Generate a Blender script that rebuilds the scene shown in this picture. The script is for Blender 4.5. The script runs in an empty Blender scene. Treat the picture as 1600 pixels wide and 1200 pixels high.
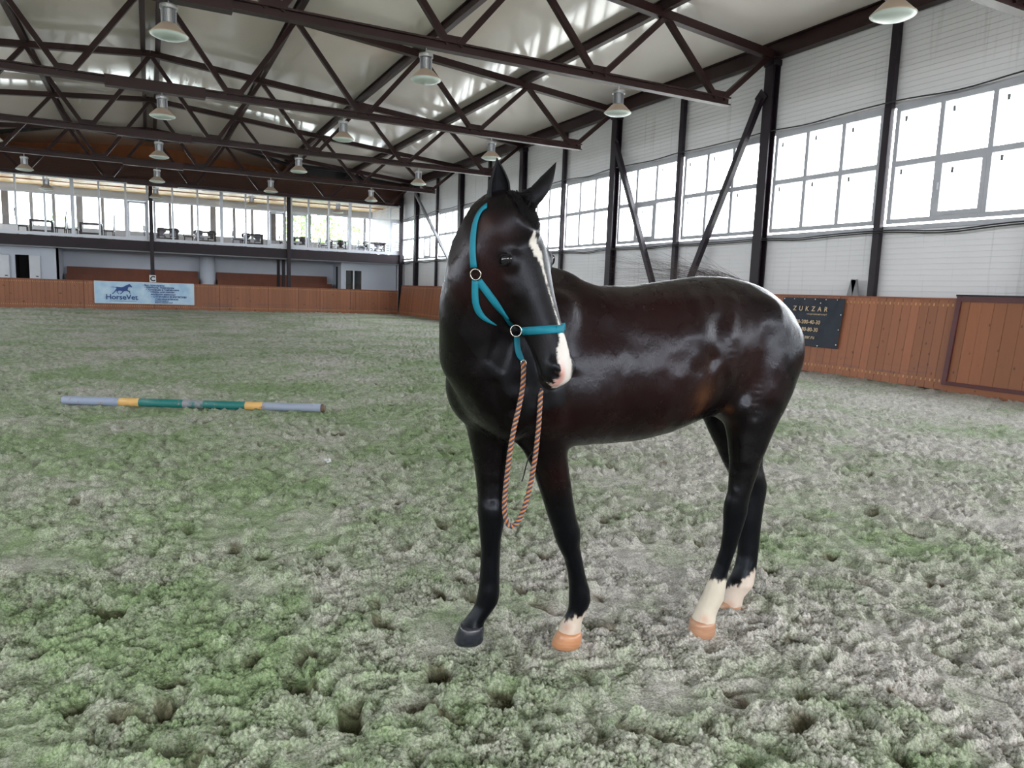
import bpy, bmesh, math, random
import numpy as np
from mathutils import Vector, Matrix
from mathutils.bvhtree import BVHTree

random.seed(7); RNG = np.random.RandomState(7)
S = bpy.context.scene
COL = S.collection
PI = math.pi

# ------------------------------------------------------------------ camera, sky, light, exposure
F, YAW, PIT, ROL, H = 1121.04, .4687, -.1271, .0352, 1.42
_fw = np.array([math.sin(YAW)*math.cos(PIT), math.cos(YAW)*math.cos(PIT), math.sin(PIT)])
_rt = np.array([math.cos(YAW), -math.sin(YAW), 0.])
_up = np.cross(_rt, _fw)
_R = _rt*math.cos(ROL)+_up*math.sin(ROL); _U = -_rt*math.sin(ROL)+_up*math.cos(ROL)
cam = bpy.data.cameras.new('camera'); camo = bpy.data.objects.new('camera', cam); COL.objects.link(camo)
cam.sensor_width = 36; cam.lens = F/1600*36; cam.clip_start = .05; cam.clip_end = 400
M = Matrix([[_R[i], _U[i], -_fw[i], 0] for i in range(3)]+[[0, 0, 0, 1]])
M.translation = Vector((0, 0, H)); camo.matrix_world = M
S.camera = camo
SKY = 10.0
S.view_settings.view_transform = 'Standard'; S.view_settings.look = 'None'
S.view_settings.gamma = 1; S.view_settings.use_curve_mapping = False
S.view_settings.exposure = 0.6
w = bpy.data.worlds.new('overcast_sky'); S.world = w; w.use_nodes = True
w.node_tree.nodes['Background'].inputs[0].default_value = (.97, .98, 1, 1)
w.node_tree.nodes['Background'].inputs[1].default_value = SKY
def portal(loc, rot, sx, sy):                       # sampling portals in the window openings (emit nothing themselves)
    l = bpy.data.lights.new('window_portal', 'AREA'); l.shape = 'RECTANGLE'; l.size = sx; l.size_y = sy
    l.cycles.is_portal = True
    o = bpy.data.objects.new('window_portal', l); COL.objects.link(o); o.location = loc; o.rotation_euler = rot
Y0, BAY, XR, XL, XC = 12.44, 6.0, 12.6, -12.2, .2
YB, YF = -8.56, 38.84
portal((XR+.12, 15.5, 4.03), (0, PI/2, 0), 2.2, 48)
portal((XL-.12, 15.5, 4.03), (0, -PI/2, 0), 2.2, 48)
S.cycles.max_bounces = 8; S.cycles.diffuse_bounces = 5; S.cycles.glossy_bounces = 4
S.cycles.transparent_max_bounces = 16; S.cycles.sample_clamp_indirect = 6

def ray(x, y):
    v = _fw*F+_R*(x-800)-_U*(y-600); return v/np.linalg.norm(v)
CAM = np.array([0, 0, H])
FH = np.array([math.sin(YAW), math.cos(YAW), 0.])   # horizontal forward
def at(x, y, v):                                    # point seen at a pixel, at horizontal depth v
    d = ray(x, y); return CAM+d*(v/d.dot(FH))
def onY(x, y, c): d = ray(x, y); return CAM+d*c/d[1]
def onX(x, y, c): d = ray(x, y); return CAM+d*c/d[0]
def onZ(x, y, c): d = ray(x, y); return CAM+d*(c-H)/d[2]
def W(u, v, z): return _rt*u+FH*v+np.array([0, 0, z])

# ------------------------------------------------------------------ helpers
def smoothstep(a, b, x): t = np.clip((x-a)/(b-a), 0, 1); return t*t*(3-2*t)
class MB:
    def __init__(s): s.v = []; s.f = []
    def add(s, vs, fs):
        n = len(s.v); s.v += [tuple(float(c) for c in p) for p in vs]; s.f += [tuple(i+n for i in f) for f in fs]; return s
    def box(s, a, b):
        x0, y0, z0 = [min(a[i], b[i]) for i in range(3)]; x1, y1, z1 = [max(a[i], b[i]) for i in range(3)]
        return s.add([(x0,y0,z0),(x1,y0,z0),(x1,y1,z0),(x0,y1,z0),(x0,y0,z1),(x1,y0,z1),(x1,y1,z1),(x0,y1,z1)],
            [(0,3,2,1),(4,5,6,7),(0,1,5,4),(1,2,6,5),(2,3,7,6),(3,0,4,7)])
    def beam(s, a, b, w_, h_, side=None):
        a = np.array(a, float); b = np.array(b, float); d = b-a; d /= np.linalg.norm(d)
        sd = np.array(side if side is not None else ((0, 0, 1) if abs(d[2]) < .9 else (0, 1, 0)), float)
        sd = sd-d*sd.dot(d); sd /= np.linalg.norm(sd); e = np.cross(d, sd)
        vs = []
        for p in (a, b):
            for i, j in ((-1,-1),(1,-1),(1,1),(-1,1)): vs.append(p+e*i*w_/2+sd*j*h_/2)
        return s.add(vs, [(0,1,2,3),(7,6,5,4),(0,4,5,1),(1,5,6,2),(2,6,7,3),(3,7,4,0)])
    def ibeam(s, a, b, w_, h_, side=None, t=.02):   # flanges top and bottom (along side dir), web between
        a = np.array(a, float); b = np.array(b, float); d = b-a; d /= np.linalg.norm(d)
        sd = np.array(side if side is not None else (0, 0, 1), float); sd = sd-d*sd.dot(d); sd /= np.linalg.norm(sd)
        o = sd*(h_/2-t/2)
        s.beam(a+o, b+o, w_, t, sd); s.beam(a-o, b-o, w_, t, sd); s.beam(a, b, t*.8, h_-2*t+.002, sd); return s
    def tube(s, pts, r, n=8, cap=True):
        pts = [np.array(p, float) for p in pts]; m = len(pts); rs = r if hasattr(r, '__len__') else [r]*m
        vs = []; prev = None
        for i, p in enumerate(pts):
            t = pts[min(i+1, m-1)]-pts[max(i-1, 0)]; t /= (np.linalg.norm(t)+1e-12)
            if prev is None:
                e = np.cross(t, (0, 0, 1) if abs(t[2]) < .9 else (1, 0, 0))
            else: e = prev-t*prev.dot(t)
            e /= np.linalg.norm(e); prev = e; g = np.cross(t, e)
            for k in range(n):
                a = 2*PI*k/n; vs.append(p+(e*math.cos(a)+g*math.sin(a))*rs[i])
        fs = [(i*n+k, i*n+(k+1) % n, (i+1)*n+(k+1) % n, (i+1)*n+k) for i in range(m-1) for k in range(n)]
        if cap: fs += [tuple(range(n))[::-1], tuple((m-1)*n+k for k in range(n))]
        return s.add(vs, fs)
    def lathe(s, prof, n=20, c=(0, 0, 0)):          # prof: (r, z)
        vs = [(c[0]+r*math.cos(2*PI*k/n), c[1]+r*math.sin(2*PI*k/n), c[2]+z) for r, z in prof for k in range(n)]
        m = len(prof)
        return s.add(vs, [(i*n+k, i*n+(k+1) % n, (i+1)*n+(k+1) % n, (i+1)*n+k) for i in range(m-1) for k in range(n)])
    def rings(s, rings, cap=True):                  # list of arrays (n,3)
        n = len(rings[0]); m = len(rings)
        fs = [(i*n+k, i*n+(k+1) % n, (i+1)*n+(k+1) % n, (i+1)*n+k) for i in range(m-1) for k in range(n)]
        if cap: fs += [tuple(range(n))[::-1], tuple((m-1)*n+k for k in range(n))]
        return s.add([p for r in rings for p in r], fs)
    def mesh(s, name, mat=None, smooth=False):
        me = bpy.data.meshes.new(name); me.from_pydata(s.v, [], s.f); me.update()
        bm = bmesh.new(); bm.from_mesh(me); bmesh.ops.recalc_face_normals(bm, faces=bm.faces); bm.to_mesh(me); bm.free()
        if mat: me.materials.append(mat)
        if smooth: me.polygons.foreach_set('use_smooth', [True]*len(me.polygons))
        return me
    def build(s, name, mat=None, parent=None, smooth=False):
        return obj(name, s.mesh(name, mat, smooth), parent)
def obj(name, me, parent=None):
    o = bpy.data.objects.new(name, me); COL.objects.link(o)
    if parent is not None: o.parent = parent
    return o
def tag(o, label=None, cat=None, group=None, kind=None):
    for k, v in (('label', label), ('category', cat), ('group', group), ('kind', kind)):
        if v: o[k] = v
    return o
def empty(name, loc=(0, 0, 0), rz=0):
    o = bpy.data.objects.new(name, None); COL.objects.link(o); o.location = loc; o.rotation_euler.z = rz
    o.empty_display_size = .1; return o
def copy_tree(root, loc, rz=0):
    r = root.copy(); COL.objects.link(r); r.location = loc; r.rotation_euler.z = rz
    for ch in list(root.children):
        c = ch.copy(); COL.objects.link(c); c.parent = r
        for g in list(ch.children):
            d = g.copy(); COL.objects.link(d); d.parent = c
    return r
def struct(o): o['kind'] = 'structure'; return o

# ------------------------------------------------------------------ materials
class NT:
    def __init__(s, name):
        s.m = bpy.data.materials.new(name); s.m.use_nodes = True; s.t = s.m.node_tree; s.b = s.t.nodes['Principled BSDF']
        s.out = s.t.nodes['Material Output']
    def n(s, typ, **kw):
        o = s.t.nodes.new(typ)
        for k, v in kw.items():
            if k.startswith('i_'):
                key = k[2:]; key = int(key) if key.isdigit() else key.replace('_', ' ')
                sock = o.inputs[key]
                if hasattr(v, 'is_linked') or isinstance(v, bpy.types.NodeSocket): s.t.links.new(v, sock)
                else: sock.default_value = v
            else: setattr(o, k, v)
        return o
    def link(s, a, b): s.t.links.new(a, b)
    def ramp(s, fac, stops, interp='LINEAR'):
        r = s.n('ShaderNodeValToRGB'); s.link(fac, r.inputs[0]); cr = r.color_ramp; cr.interpolation = interp
        while len(cr.elements) < len(stops): cr.elements.new(.5)
        for e, (p, c) in zip(cr.elements, stops):
            e.position = p; e.color = (c, c, c, 1) if not hasattr(c, '__len__') else (*c, 1)
        return r.outputs[0]
    def mix(s, fac, a, b, typ='MIX'):
        m = s.n('ShaderNodeMix', data_type='RGBA', blend_type=typ)
        for sock, v in ((m.inputs[0], fac), (m.inputs[6], a), (m.inputs[7], b)):
            if isinstance(v, bpy.types.NodeSocket): s.link(v, sock)
            elif hasattr(v, '__len__'): sock.default_value = (*v, 1) if len(v) == 3 else v
            else: sock.default_value = v
        return m.outputs[2]
    def math(s, op, a, b=0.0, c=None):
        m = s.n('ShaderNodeMath', operation=op)
        for i, v in enumerate((a, b) if c is None else (a, b, c)):
            if isinstance(v, bpy.types.NodeSocket): s.link(v, m.inputs[i])
            else: m.inputs[i].default_value = v
        return m.outputs[0]
    def pos(s, scale=(1, 1, 1), obj_=False):
        g = s.n('ShaderNodeTexCoord').outputs['Object'] if obj_ else s.n('ShaderNodeNewGeometry').outputs['Position']
        mp = s.n('ShaderNodeMapping'); s.link(g, mp.inputs[0]); mp.inputs['Scale'].default_value = scale; return mp.outputs[0]
    def noise(s, vec, scale, detail=3, rough=.5):
        o = s.n('ShaderNodeTexNoise'); s.link(vec, o.inputs['Vector']); o.inputs['Scale'].default_value = scale
        o.inputs['Detail'].default_value = detail; o.inputs['Roughness'].default_value = rough; return o.outputs[0]
    def bump(s, h, strength=.3, dist=.01):
        b = s.n('ShaderNodeBump'); s.link(h, b.inputs['Height']); b.inputs['Strength'].default_value = strength
        b.inputs['Distance'].default_value = dist; s.link(b.outputs[0], s.b.inputs['Normal']); return b
    def set(s, col=None, rough=.5, metal=0, spec=.5):
        if col is not None:
            if isinstance(col, bpy.types.NodeSocket): s.link(col, s.b.inputs['Base Color'])
            else: s.b.inputs['Base Color'].default_value = (*col, 1)
        if isinstance(rough, bpy.types.NodeSocket): s.link(rough, s.b.inputs['Roughness'])
        else: s.b.inputs['Roughness'].default_value = rough
        s.b.inputs['Metallic'].default_value = metal; s.b.inputs['Specular IOR Level'].default_value = spec
        return s.m
def simple(name, col, rough=.5, metal=0, var=.12, scale=3., spec=.5):
    t = NT(name); n = t.noise(t.pos(), scale, 4)
    a = tuple(c*(1-var) for c in col); b = tuple(min(1, c*(1+var)) for c in col)
    return t.set(t.mix(n, a, b), rough, metal, spec)

MAT = {}
MAT['steel'] = simple('brown_painted_steel', (.026, .0105, .0105), .42, 0, .25, 2, .3)
MAT['steel_dark'] = simple('dark_plum_steel', (.016, .0105, .016), .45, 0, .25, 2, .3)
MAT['black'] = simple('black_steel', (.006, .006, .008), .45)
MAT['alu'] = simple('brushed_aluminium', (.55, .56, .58), .3, .9, .1, 8)
MAT['frame'] = simple('grey_white_window_frame', (.40, .41, .45), .5, 0, .2, 3)
MAT['gframe'] = simple('white_plastic_frame', (.60, .63, .70), .4, 0, .06, 3)
MAT['plaster'] = simple('pale_blue_grey_plaster', (.56, .60, .68), .8, 0, .06, .8)
MAT['white'] = simple('white_paint', (.66, .69, .74), .5, 0, .06)
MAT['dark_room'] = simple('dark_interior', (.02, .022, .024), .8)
MAT['chair'] = simple('dark_wood_chair', (.035, .018, .02), .4, 0, .3)
MAT['chair_grey'] = simple('grey_lilac_chair', (.22, .2, .26), .5, 0, .2)
MAT['slab'] = simple('dark_plum_beam', (.020, .0125, .018), .5, 0, .2, 3, .3)
MAT['gallery_floor'] = simple('gallery_floor', (.2, .17, .15), .5)
MAT['rubber'] = simple('black_cable', (.012, .012, .014), .5)
MAT['grey_ply'] = simple('grey_painted_plywood', (.22, .22, .235), .6)
MAT['paper'] = simple('white_paper', (.75, .76, .78), .7)
MAT['sticker'] = simple('grey_sticker', (.16, .17, .18), .7)
MAT['steelring'] = simple('nickel_ring', (.62, .6, .55), .25, 1)

t = NT('glossy_roof_panel')      # white sandwich panels, ribs running from eave to ridge
p = t.pos(); n = t.noise(p, .7, 3)
wv = t.n('ShaderNodeTexWave', wave_type='BANDS', bands_direction='Y'); t.link(p, wv.inputs['Vector']); wv.inputs['Scale'].default_value = 3.2
wv.inputs['Distortion'].default_value = .25
sm = t.n('ShaderNodeTexWave', wave_type='BANDS', bands_direction='Y'); t.link(p, sm.inputs['Vector']); sm.inputs['Scale'].default_value = .55; sm.inputs['Distortion'].default_value = .9
hh = t.math('ADD', t.math('MULTIPLY', wv.outputs[1], .25), t.math('MULTIPLY', t.noise(p, 1.6, 2), 1.2))
t.bump(hh, .04, .012)
MAT['roof'] = t.set(t.mix(n, (.72, .66, .62), (.82, .77, .73)), .075, 0, .8)

t = NT('white_profiled_sheet')
p = t.pos(); n = t.noise(p, .8, 5)
drip = t.ramp(t.noise(t.pos((1, 9, .35)), 1.2, 4), [(.60, 0), (.78, 1)])
MAT['siding'] = t.set(t.mix(t.math('MULTIPLY', drip, .35), t.mix(n, (.66, .66, .68), (.76, .76, .79)), (.22, .21, .20)), .5)

def wood(name, c1, c2, knots=True, nails=False, attr=True, rough=.45, scuff=True):
    t = NT(name)
    g = t.pos((9, 9, .7)); gr = t.noise(g, 2.2, 5, .6)
    info = t.n('ShaderNodeObjectInfo').outputs['Random'] if attr else t.noise(t.pos((1, 1, .01)), 3.1, 0)
    col = t.mix(gr, c1, c2)
    col = t.mix(t.ramp(info, [(0, .0), (1, .75)]), col, tuple(c*.55 for c in c1))
    if knots:
        v = t.n('ShaderNodeTexVoronoi', feature='F1'); t.link(t.pos((1, 3.6, 2.1)), v.inputs['Vector']); v.inputs['Scale'].default_value = 2.1
        k = t.ramp(t.math('ADD', v.outputs['Distance'], t.math('MULTIPLY', t.noise(t.pos((1, 3, 3)), 5, 3), .12)), [(.13, 1), (.20, 0)])
        col = t.mix(t.math('MULTIPLY', k, .75), col, (.045, .015, .008))
    z = t.n('ShaderNodeSeparateXYZ'); t.link(t.n('ShaderNodeNewGeometry').outputs['Position'], z.inputs[0])
    if scuff:
        sc = t.math('MULTIPLY', t.ramp(t.noise(t.pos((1, 1, 14)), .9, 5, .65), [(.5, 0), (.62, 1)]), t.ramp(z.outputs[2], [(.16, 0), (.2, .6), (.34, .4), (.42, 0)]))
        col = t.mix(sc, col, (.13, .085, .085))
    if nails:                      # rows of pale filled nail holes near the top and bottom edge
        ax = z.outputs[1] if nails == 'y' else z.outputs[0]
        st = t.math('LESS_THAN', t.math('FRACT', t.math('MULTIPLY', ax, 1/.085)), .26)
        zz = z.outputs[2]; top = nails_top
        b1 = t.math('MULTIPLY', t.math('GREATER_THAN', zz, .125), t.math('LESS_THAN', zz, .175))
        b2 = t.math('MULTIPLY', t.math('GREATER_THAN', zz, top-.05), t.math('LESS_THAN', zz, top))
        vis = t.ramp(t.noise(t.pos((3, 3, 3)), 4, 2), [(.35, .2), (.55, 1)])
        m = t.math('MULTIPLY', t.math('MULTIPLY', t.math('ADD', b1, b2), st), vis)
        col = t.mix(t.math('MULTIPLY', m, .8), col, (.70, .42, .15))
    t.bump(gr, .12, .003)
    return t.set(col, rough, 0, .35)
nails_top = 1.49
MAT['board'] = wood('orange_stained_boards', (.38, .150, .075), (.30, .108, .052), nails='y')
nails_top = 1.2
MAT['board_far'] = wood('orange_stained_far_boards', (.36, .15, .082), (.27, .105, .058), nails='x', attr=False)
MAT['gateboard'] = wood('gate_boards', (.34, .13, .055), (.26, .085, .036), scuff=False)
MAT['bench'] = wood('brown_bench_boards', (.22, .06, .022), (.15, .04, .016), knots=False, attr=False, scuff=False)
MAT['pine'] = wood('yellow_pine_ceiling', (.78, .54, .24), (.60, .38, .14), knots=False, attr=False, scuff=False)
MAT['gable'] = wood('orange_gable_boards', (.62, .23, .08), (.50, .17, .055), knots=False, attr=False, scuff=False)
MAT['gable_dark'] = wood('dark_brown_gable_boards', (.085, .032, .018), (.06, .022, .014), knots=False, attr=False, scuff=False)
MAT['gateframe'] = simple('dark_red_steel_frame', (.085, .022, .024), .5, 0, .25)
MAT['darkcap'] = simple('reddish_board_cap', (.24, .07, .03), .5)

t = NT('window_glass')
t.t.nodes.remove(t.b)
tr = t.n('ShaderNodeBsdfTransparent'); tr.inputs[0].default_value = (.93, .95, .96, 1)
gl = t.n('ShaderNodeBsdfGlossy'); gl.inputs['Roughness'].default_value = .03
lw = t.n('ShaderNodeLayerWeight').outputs['Facing']; fr = t.n('ShaderNodeMath', operation='MULTIPLY_ADD', i_0=t.math('POWER', lw, 4.5), i_1=.8, i_2=.04)
mx = t.n('ShaderNodeMixShader'); t.link(fr.outputs[0], mx.inputs[0]); t.link(tr.outputs[0], mx.inputs[1]); t.link(gl.outputs[0], mx.inputs[2])
t.link(mx.outputs[0], t.out.inputs[0]); MAT['glass'] = t.m

# sand: dry pale crumbs, green tint in patches, brown damp sand in the pits
t = NT('green_tinted_arena_sand')
P_ = t.pos(); ht = t.n('ShaderNodeAttribute', attribute_name='pit').outputs['Fac']
gp = t.noise(t.pos((1, 1, 1)), .55, 3, .6); g2 = t.noise(P_, 4.5, 4, .65); g3 = t.noise(P_, 42, 3, .7)
sx = t.n('ShaderNodeSeparateXYZ'); t.link(P_, sx.inputs[0])
lat = t.math('SUBTRACT', t.math('MULTIPLY', sx.outputs[0], .892), t.math('MULTIPLY', sx.outputs[1], .452))
side = t.math('MULTIPLY', t.ramp(t.math('MULTIPLY_ADD', lat, .12, .5), [(.35, .0), (.62, 1)]), -.13)
far = t.math('MULTIPLY', t.ramp(t.math('MULTIPLY', sx.outputs[1], .04), [(.15, 0), (.9, 1)]), -.09)
gm = t.math('ADD', t.math('ADD', t.math('MULTIPLY', gp, .75), t.math('MULTIPLY', g2, .5)), t.math('MULTIPLY', g3, .22))
gm = t.math('ADD', t.math('ADD', gm, side), far)
gfac = t.ramp(gm, [(.53, 0), (.80, 1)])
g5 = t.ramp(t.noise(P_, 115, 3, .7), [(.33, 0), (.62, 1)]); dry = t.mix(g5, (.26, .25, .225), (.66, .645, .60))
green = t.mix(g5, (.095, .175, .066), (.30, .41, .205))
col = t.mix(t.math('MULTIPLY', gfac, .9), dry, green)
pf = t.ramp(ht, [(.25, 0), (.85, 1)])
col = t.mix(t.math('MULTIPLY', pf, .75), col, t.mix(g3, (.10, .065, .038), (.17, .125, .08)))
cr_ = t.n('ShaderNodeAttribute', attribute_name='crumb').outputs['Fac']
col = t.mix(t.ramp(cr_, [(.10, .75), (.5, 0)]), col, t.mix(gfac, (.13, .11, .08), (.055, .085, .035)))  # gaps between crumbs painted darker, standing in for shade in the crevices
g6 = t.ramp(t.noise(P_, 13, 5, .72), [(.36, .70), (.6, 1.05)]); col = t.mix(1., col, g6, 'MULTIPLY')
hb = t.math('ADD', t.math('MULTIPLY', t.noise(P_, 60, 3, .7), 1.), t.math('MULTIPLY', t.noise(P_, 190, 2, .6), .5))
t.bump(hb, 1., .007)
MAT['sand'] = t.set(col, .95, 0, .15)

# ------------------------------------------------------------------ hall shell
def zroof(x): return 7.93-.09*abs(x-XC)
ZR = .27
YW = 45.0                                     # back of the building behind the gallery
HY0, HY1 = YB, YF
m = MB()
xs = [XL-.6, XC, XR+.6]
vs = []
for x in xs:
    for y in (YB-.3, YW+.3):
        vs += [(x, y, zroof(x)+ZR), (x, y, zroof(x)+ZR+.12)]
m.add(vs, [(0, 2, 6, 4), (4, 6, 10, 8), (1, 5, 7, 3), (5, 9, 11, 7), (0, 1, 3, 2), (8, 10, 11, 9), (0, 4, 5, 1), (4, 8, 9, 5), (2, 3, 7, 6), (6, 7, 11, 10)])
struct(m.build('ceiling', MAT['roof']))

ZS, ZT = 2.955, 5.10
def profiled_wall(name, x, sgn, y0, y1, z0, z1, mat):
    """sheet with horizontal ribs, sgn = direction of the inner face"""
    m = MB(); z = z0; prof = []
    while z < z1-.001:
        prof += [(0, z), (0, min(z+.086, z1))]
        if z+.1 < z1: prof += [(.013, z+.089), (.013, z+.098)]
        z += .1
    n = len(prof)
    for y in (y0, y1): m.v += [(x-sgn*d, y, zz) for d, zz in prof]
    m.f += [(i, i+1, n+i+1, n+i) for i in range(n-1)]
    b = len(m.v); m.v += [(x-sgn*.14, y, zz) for y in (y0, y1) for zz in (z0, z1)]
    m.f += [(b, b+1, b+3, b+2), (0, b, b+2, n), (n-1, 2*n-1, b+3, b+1)]
    me = bpy.data.meshes.new(name); me.from_pydata(m.v, [], m.f); me.update(); me.materials.append(mat)
    return obj(name, me)
for sd, x, sgn in (('right', XR+.06, -1), ('left', XL-.06, 1)):
    wl = struct(empty('wall_'+sd, (0, 0, 0)))
    for z0, z1 in ((-.1, ZS-.04), (ZT+.04, 7.15)):
        o = profiled_wall('sheet_cladding', x, sgn, YB-.1, YW, z0, z1, MAT['siding']); o.parent = wl
    xi = x+sgn*.005
    m = MB().box((xi-.10*-sgn*0, YB, ZS-.12), (xi+sgn*.05, YF+.2, ZS-.04)).box((xi, YB, ZT+.0), (xi+sgn*.035, YF+.2, ZT+.06))
    m.build('sill_strip', MAT['frame'], wl)
wb = struct(empty('wall_back'))
m = MB(); m.box((XL-.1, YB-.2, -.1), (XR+.1, YB, 2.9)).box((XL-.1, YB-.2, 5.2), (XR+.1, YB, 7.2)).box((XL-.1, YB-.2, 2.9), (XL+3, YB, 5.2)).box((XR-3, YB-.2, 2.9), (XR+.1, YB, 5.2))
m.add([(XL, YB, 7.2), (XR, YB, 7.2), (XC, YB, 8.15), (XL, YB-.2, 7.2), (XR, YB-.2, 7.2), (XC, YB-.2, 8.15)], [(0, 1, 2), (3, 5, 4), (0, 2, 5, 3), (1, 4, 5, 2), (0, 3, 4, 1)])
m.build('rear_cladding', MAT['siding'], wb)
portal((XC, YB-.1, 4.05), (PI/2, 0, 0), 18.8, 2.3)

# windows
WN = [0]
def window(x, ya, yb, sgn, sash):
    WN[0] += 1
    r = struct(empty('window_%d' % WN[0], (x, (ya+yb)/2, ZS)))
    L = yb-ya; fr = .085; zt = 1.1; HT = ZT-ZS
    def B(m, y0, y1, z0, z1, d0=-.03, d1=.03): return m.box((d0, y0-L/2, z0), (d1, y1-L/2, z1))
    m = MB(); B(m, 0, L, 0, fr); B(m, 0, L, HT-fr, HT); B(m, 0, fr, fr, HT-fr); B(m, L-fr, L, fr, HT-fr)
    m.build('frame', MAT['frame'], r)
    for k in (1, 2): B(MB(), L*k/3-.043, L*k/3+.043, fr, HT-fr, -.035, .035).build('mullion', MAT['frame'], r)
    B(MB(), fr, L-fr, zt-.05, zt+.05, -.037, .037).build('transom', MAT['frame'], r)
    cells = [(L*k/3, L*(k+1)/3, a, b) for k in range(3) for a, b in ((fr, zt), (zt, HT-fr))]
    for i, (a, b, c, d) in enumerate(cells):
        B(MB(), a+.02, b-.02, c, d, -.006, .006).build('pane', MAT['glass'], r)
        if sash and i == 2:
            m = MB(); e = .075
            B(m, a+.03, b-.03, c, c+e, -.04, .04); B(m, a+.03, b-.03, d-e-.03, d-.03, -.04, .04); B(m, a+.03, a+.03+e, c+e, d-e-.03, -.04, .04); B(m, b-.03-e, b-.03, c+e, d-e-.03, -.04, .04)
            s_ = m.build('opening_sash', MAT['frame'], r)
            MB().box((sgn*.045, b-.03-e*.6-L/2, (c+d)/2-.05), (sgn*.06, b-.03-e*.3-L/2, (c+d)/2+.07)).build('handle', MAT['gframe'], s_)
        yy = b-.17-(.08 if sash and i == 2 else 0); zz = d-.10-(.09 if sash and i == 2 else 0)
        MB().box((sgn*.008, yy-.05-L/2, zz-.10), (sgn*.010, yy-L/2, zz)).build('sticker', MAT['sticker'], r)
    return r
halves = []
y = YB+.12
k = -3.5
while Y0+BAY*k < YF-1:
    halves.append((Y0+BAY*k, Y0+BAY*(k+.5), k)); k += .5
for ya, yb, k in halves:
    if yb > YF+1: continue
    e0 = .19 if abs(k-round(k)) < .1 else .12; e1 = .12 if abs(k-round(k)) < .1 else .19
    for x, sgn in ((XR+.02, -1), (XL-.02, 1)):
        window(x, max(ya+e0, YB+.1), min(yb-e1, YF+.1), sgn, (round((k+1)*2) % 3 == 0))
# filler cladding where no window fits (last short bay)
for j in range(6):   # back wall windows
    pass
m = MB()
for i in range(7):
    xx = XL+3+i*(XR-XL-6)/6
    m.box((xx-.1, YB-.15, 2.9), (xx+.1, YB-.05, 5.2))
m.build('rear_mullions', MAT['frame'], wb)

# ------------------------------------------------------------------ floor
def _hash(ix, iy, s):
    h = (ix.astype(np.int64)*374761393+iy.astype(np.int64)*668265263+s*1274126177) & 0xffffffff
    h = ((h ^ (h >> 13))*1274126177) & 0xffffffff
    return ((h ^ (h >> 16)) & 0xffffff)/float(0xffffff)
def vnoise(x, y, s=0):
    ix = np.floor(x); iy = np.floor(y); fx = x-ix; fy = y-iy
    fx = fx*fx*fx*(fx*(fx*6-15)+10); fy = fy*fy*fy*(fy*(fy*6-15)+10)
    a = _hash(ix, iy, s); b = _hash(ix+1, iy, s); c = _hash(ix, iy+1, s); d = _hash(ix+1, iy+1, s)
    return (a*(1-fx)+b*fx)*(1-fy)+(c*(1-fx)+d*fx)*fy
def rot(x, y, a): return x*math.cos(a)-y*math.sin(a), x*math.sin(a)+y*math.cos(a)
def worley(x, y, s=0):
    ix = np.floor(x); iy = np.floor(y); best = np.full(x.shape, 9.); rv = np.zeros(x.shape)
    for dx in (-1, 0, 1):
        for dy in (-1, 0, 1):
            cx = ix+dx; cy = iy+dy
            px = cx+_hash(cx, cy, s+1); py = cy+_hash(cx, cy, s+2)
            d = (px-x)**2+(py-y)**2; q = d < best
            best = np.where(q, d, best); rv = np.where(q, _hash(cx, cy, s+3), rv)
    return np.sqrt(best), rv
_cr = np.random.RandomState(11)
PITS = []
for _ in range(330):
    a = YAW+_cr.uniform(-.85, .85); r_ = 1.1*(13/1.1)**_cr.uniform(0, 1)
    PITS.append((r_*math.sin(a), r_*math.cos(a), _cr.uniform(.05, .085), _cr.uniform(1., 1.7), _cr.uniform(0, PI), _cr.uniform(.02, .045)))
FLATR = None
FLAT = [onZ(733, 1003, 0)[:2], onZ(885, 1010, 0)[:2], onZ(1098, 990, 0)[:2], onZ(1140, 950, 0)[:2]]
PITS = [p for p in PITS if min(math.hypot(p[0]-c[0], p[1]-c[1]) for c in FLAT) > .24]
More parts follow.
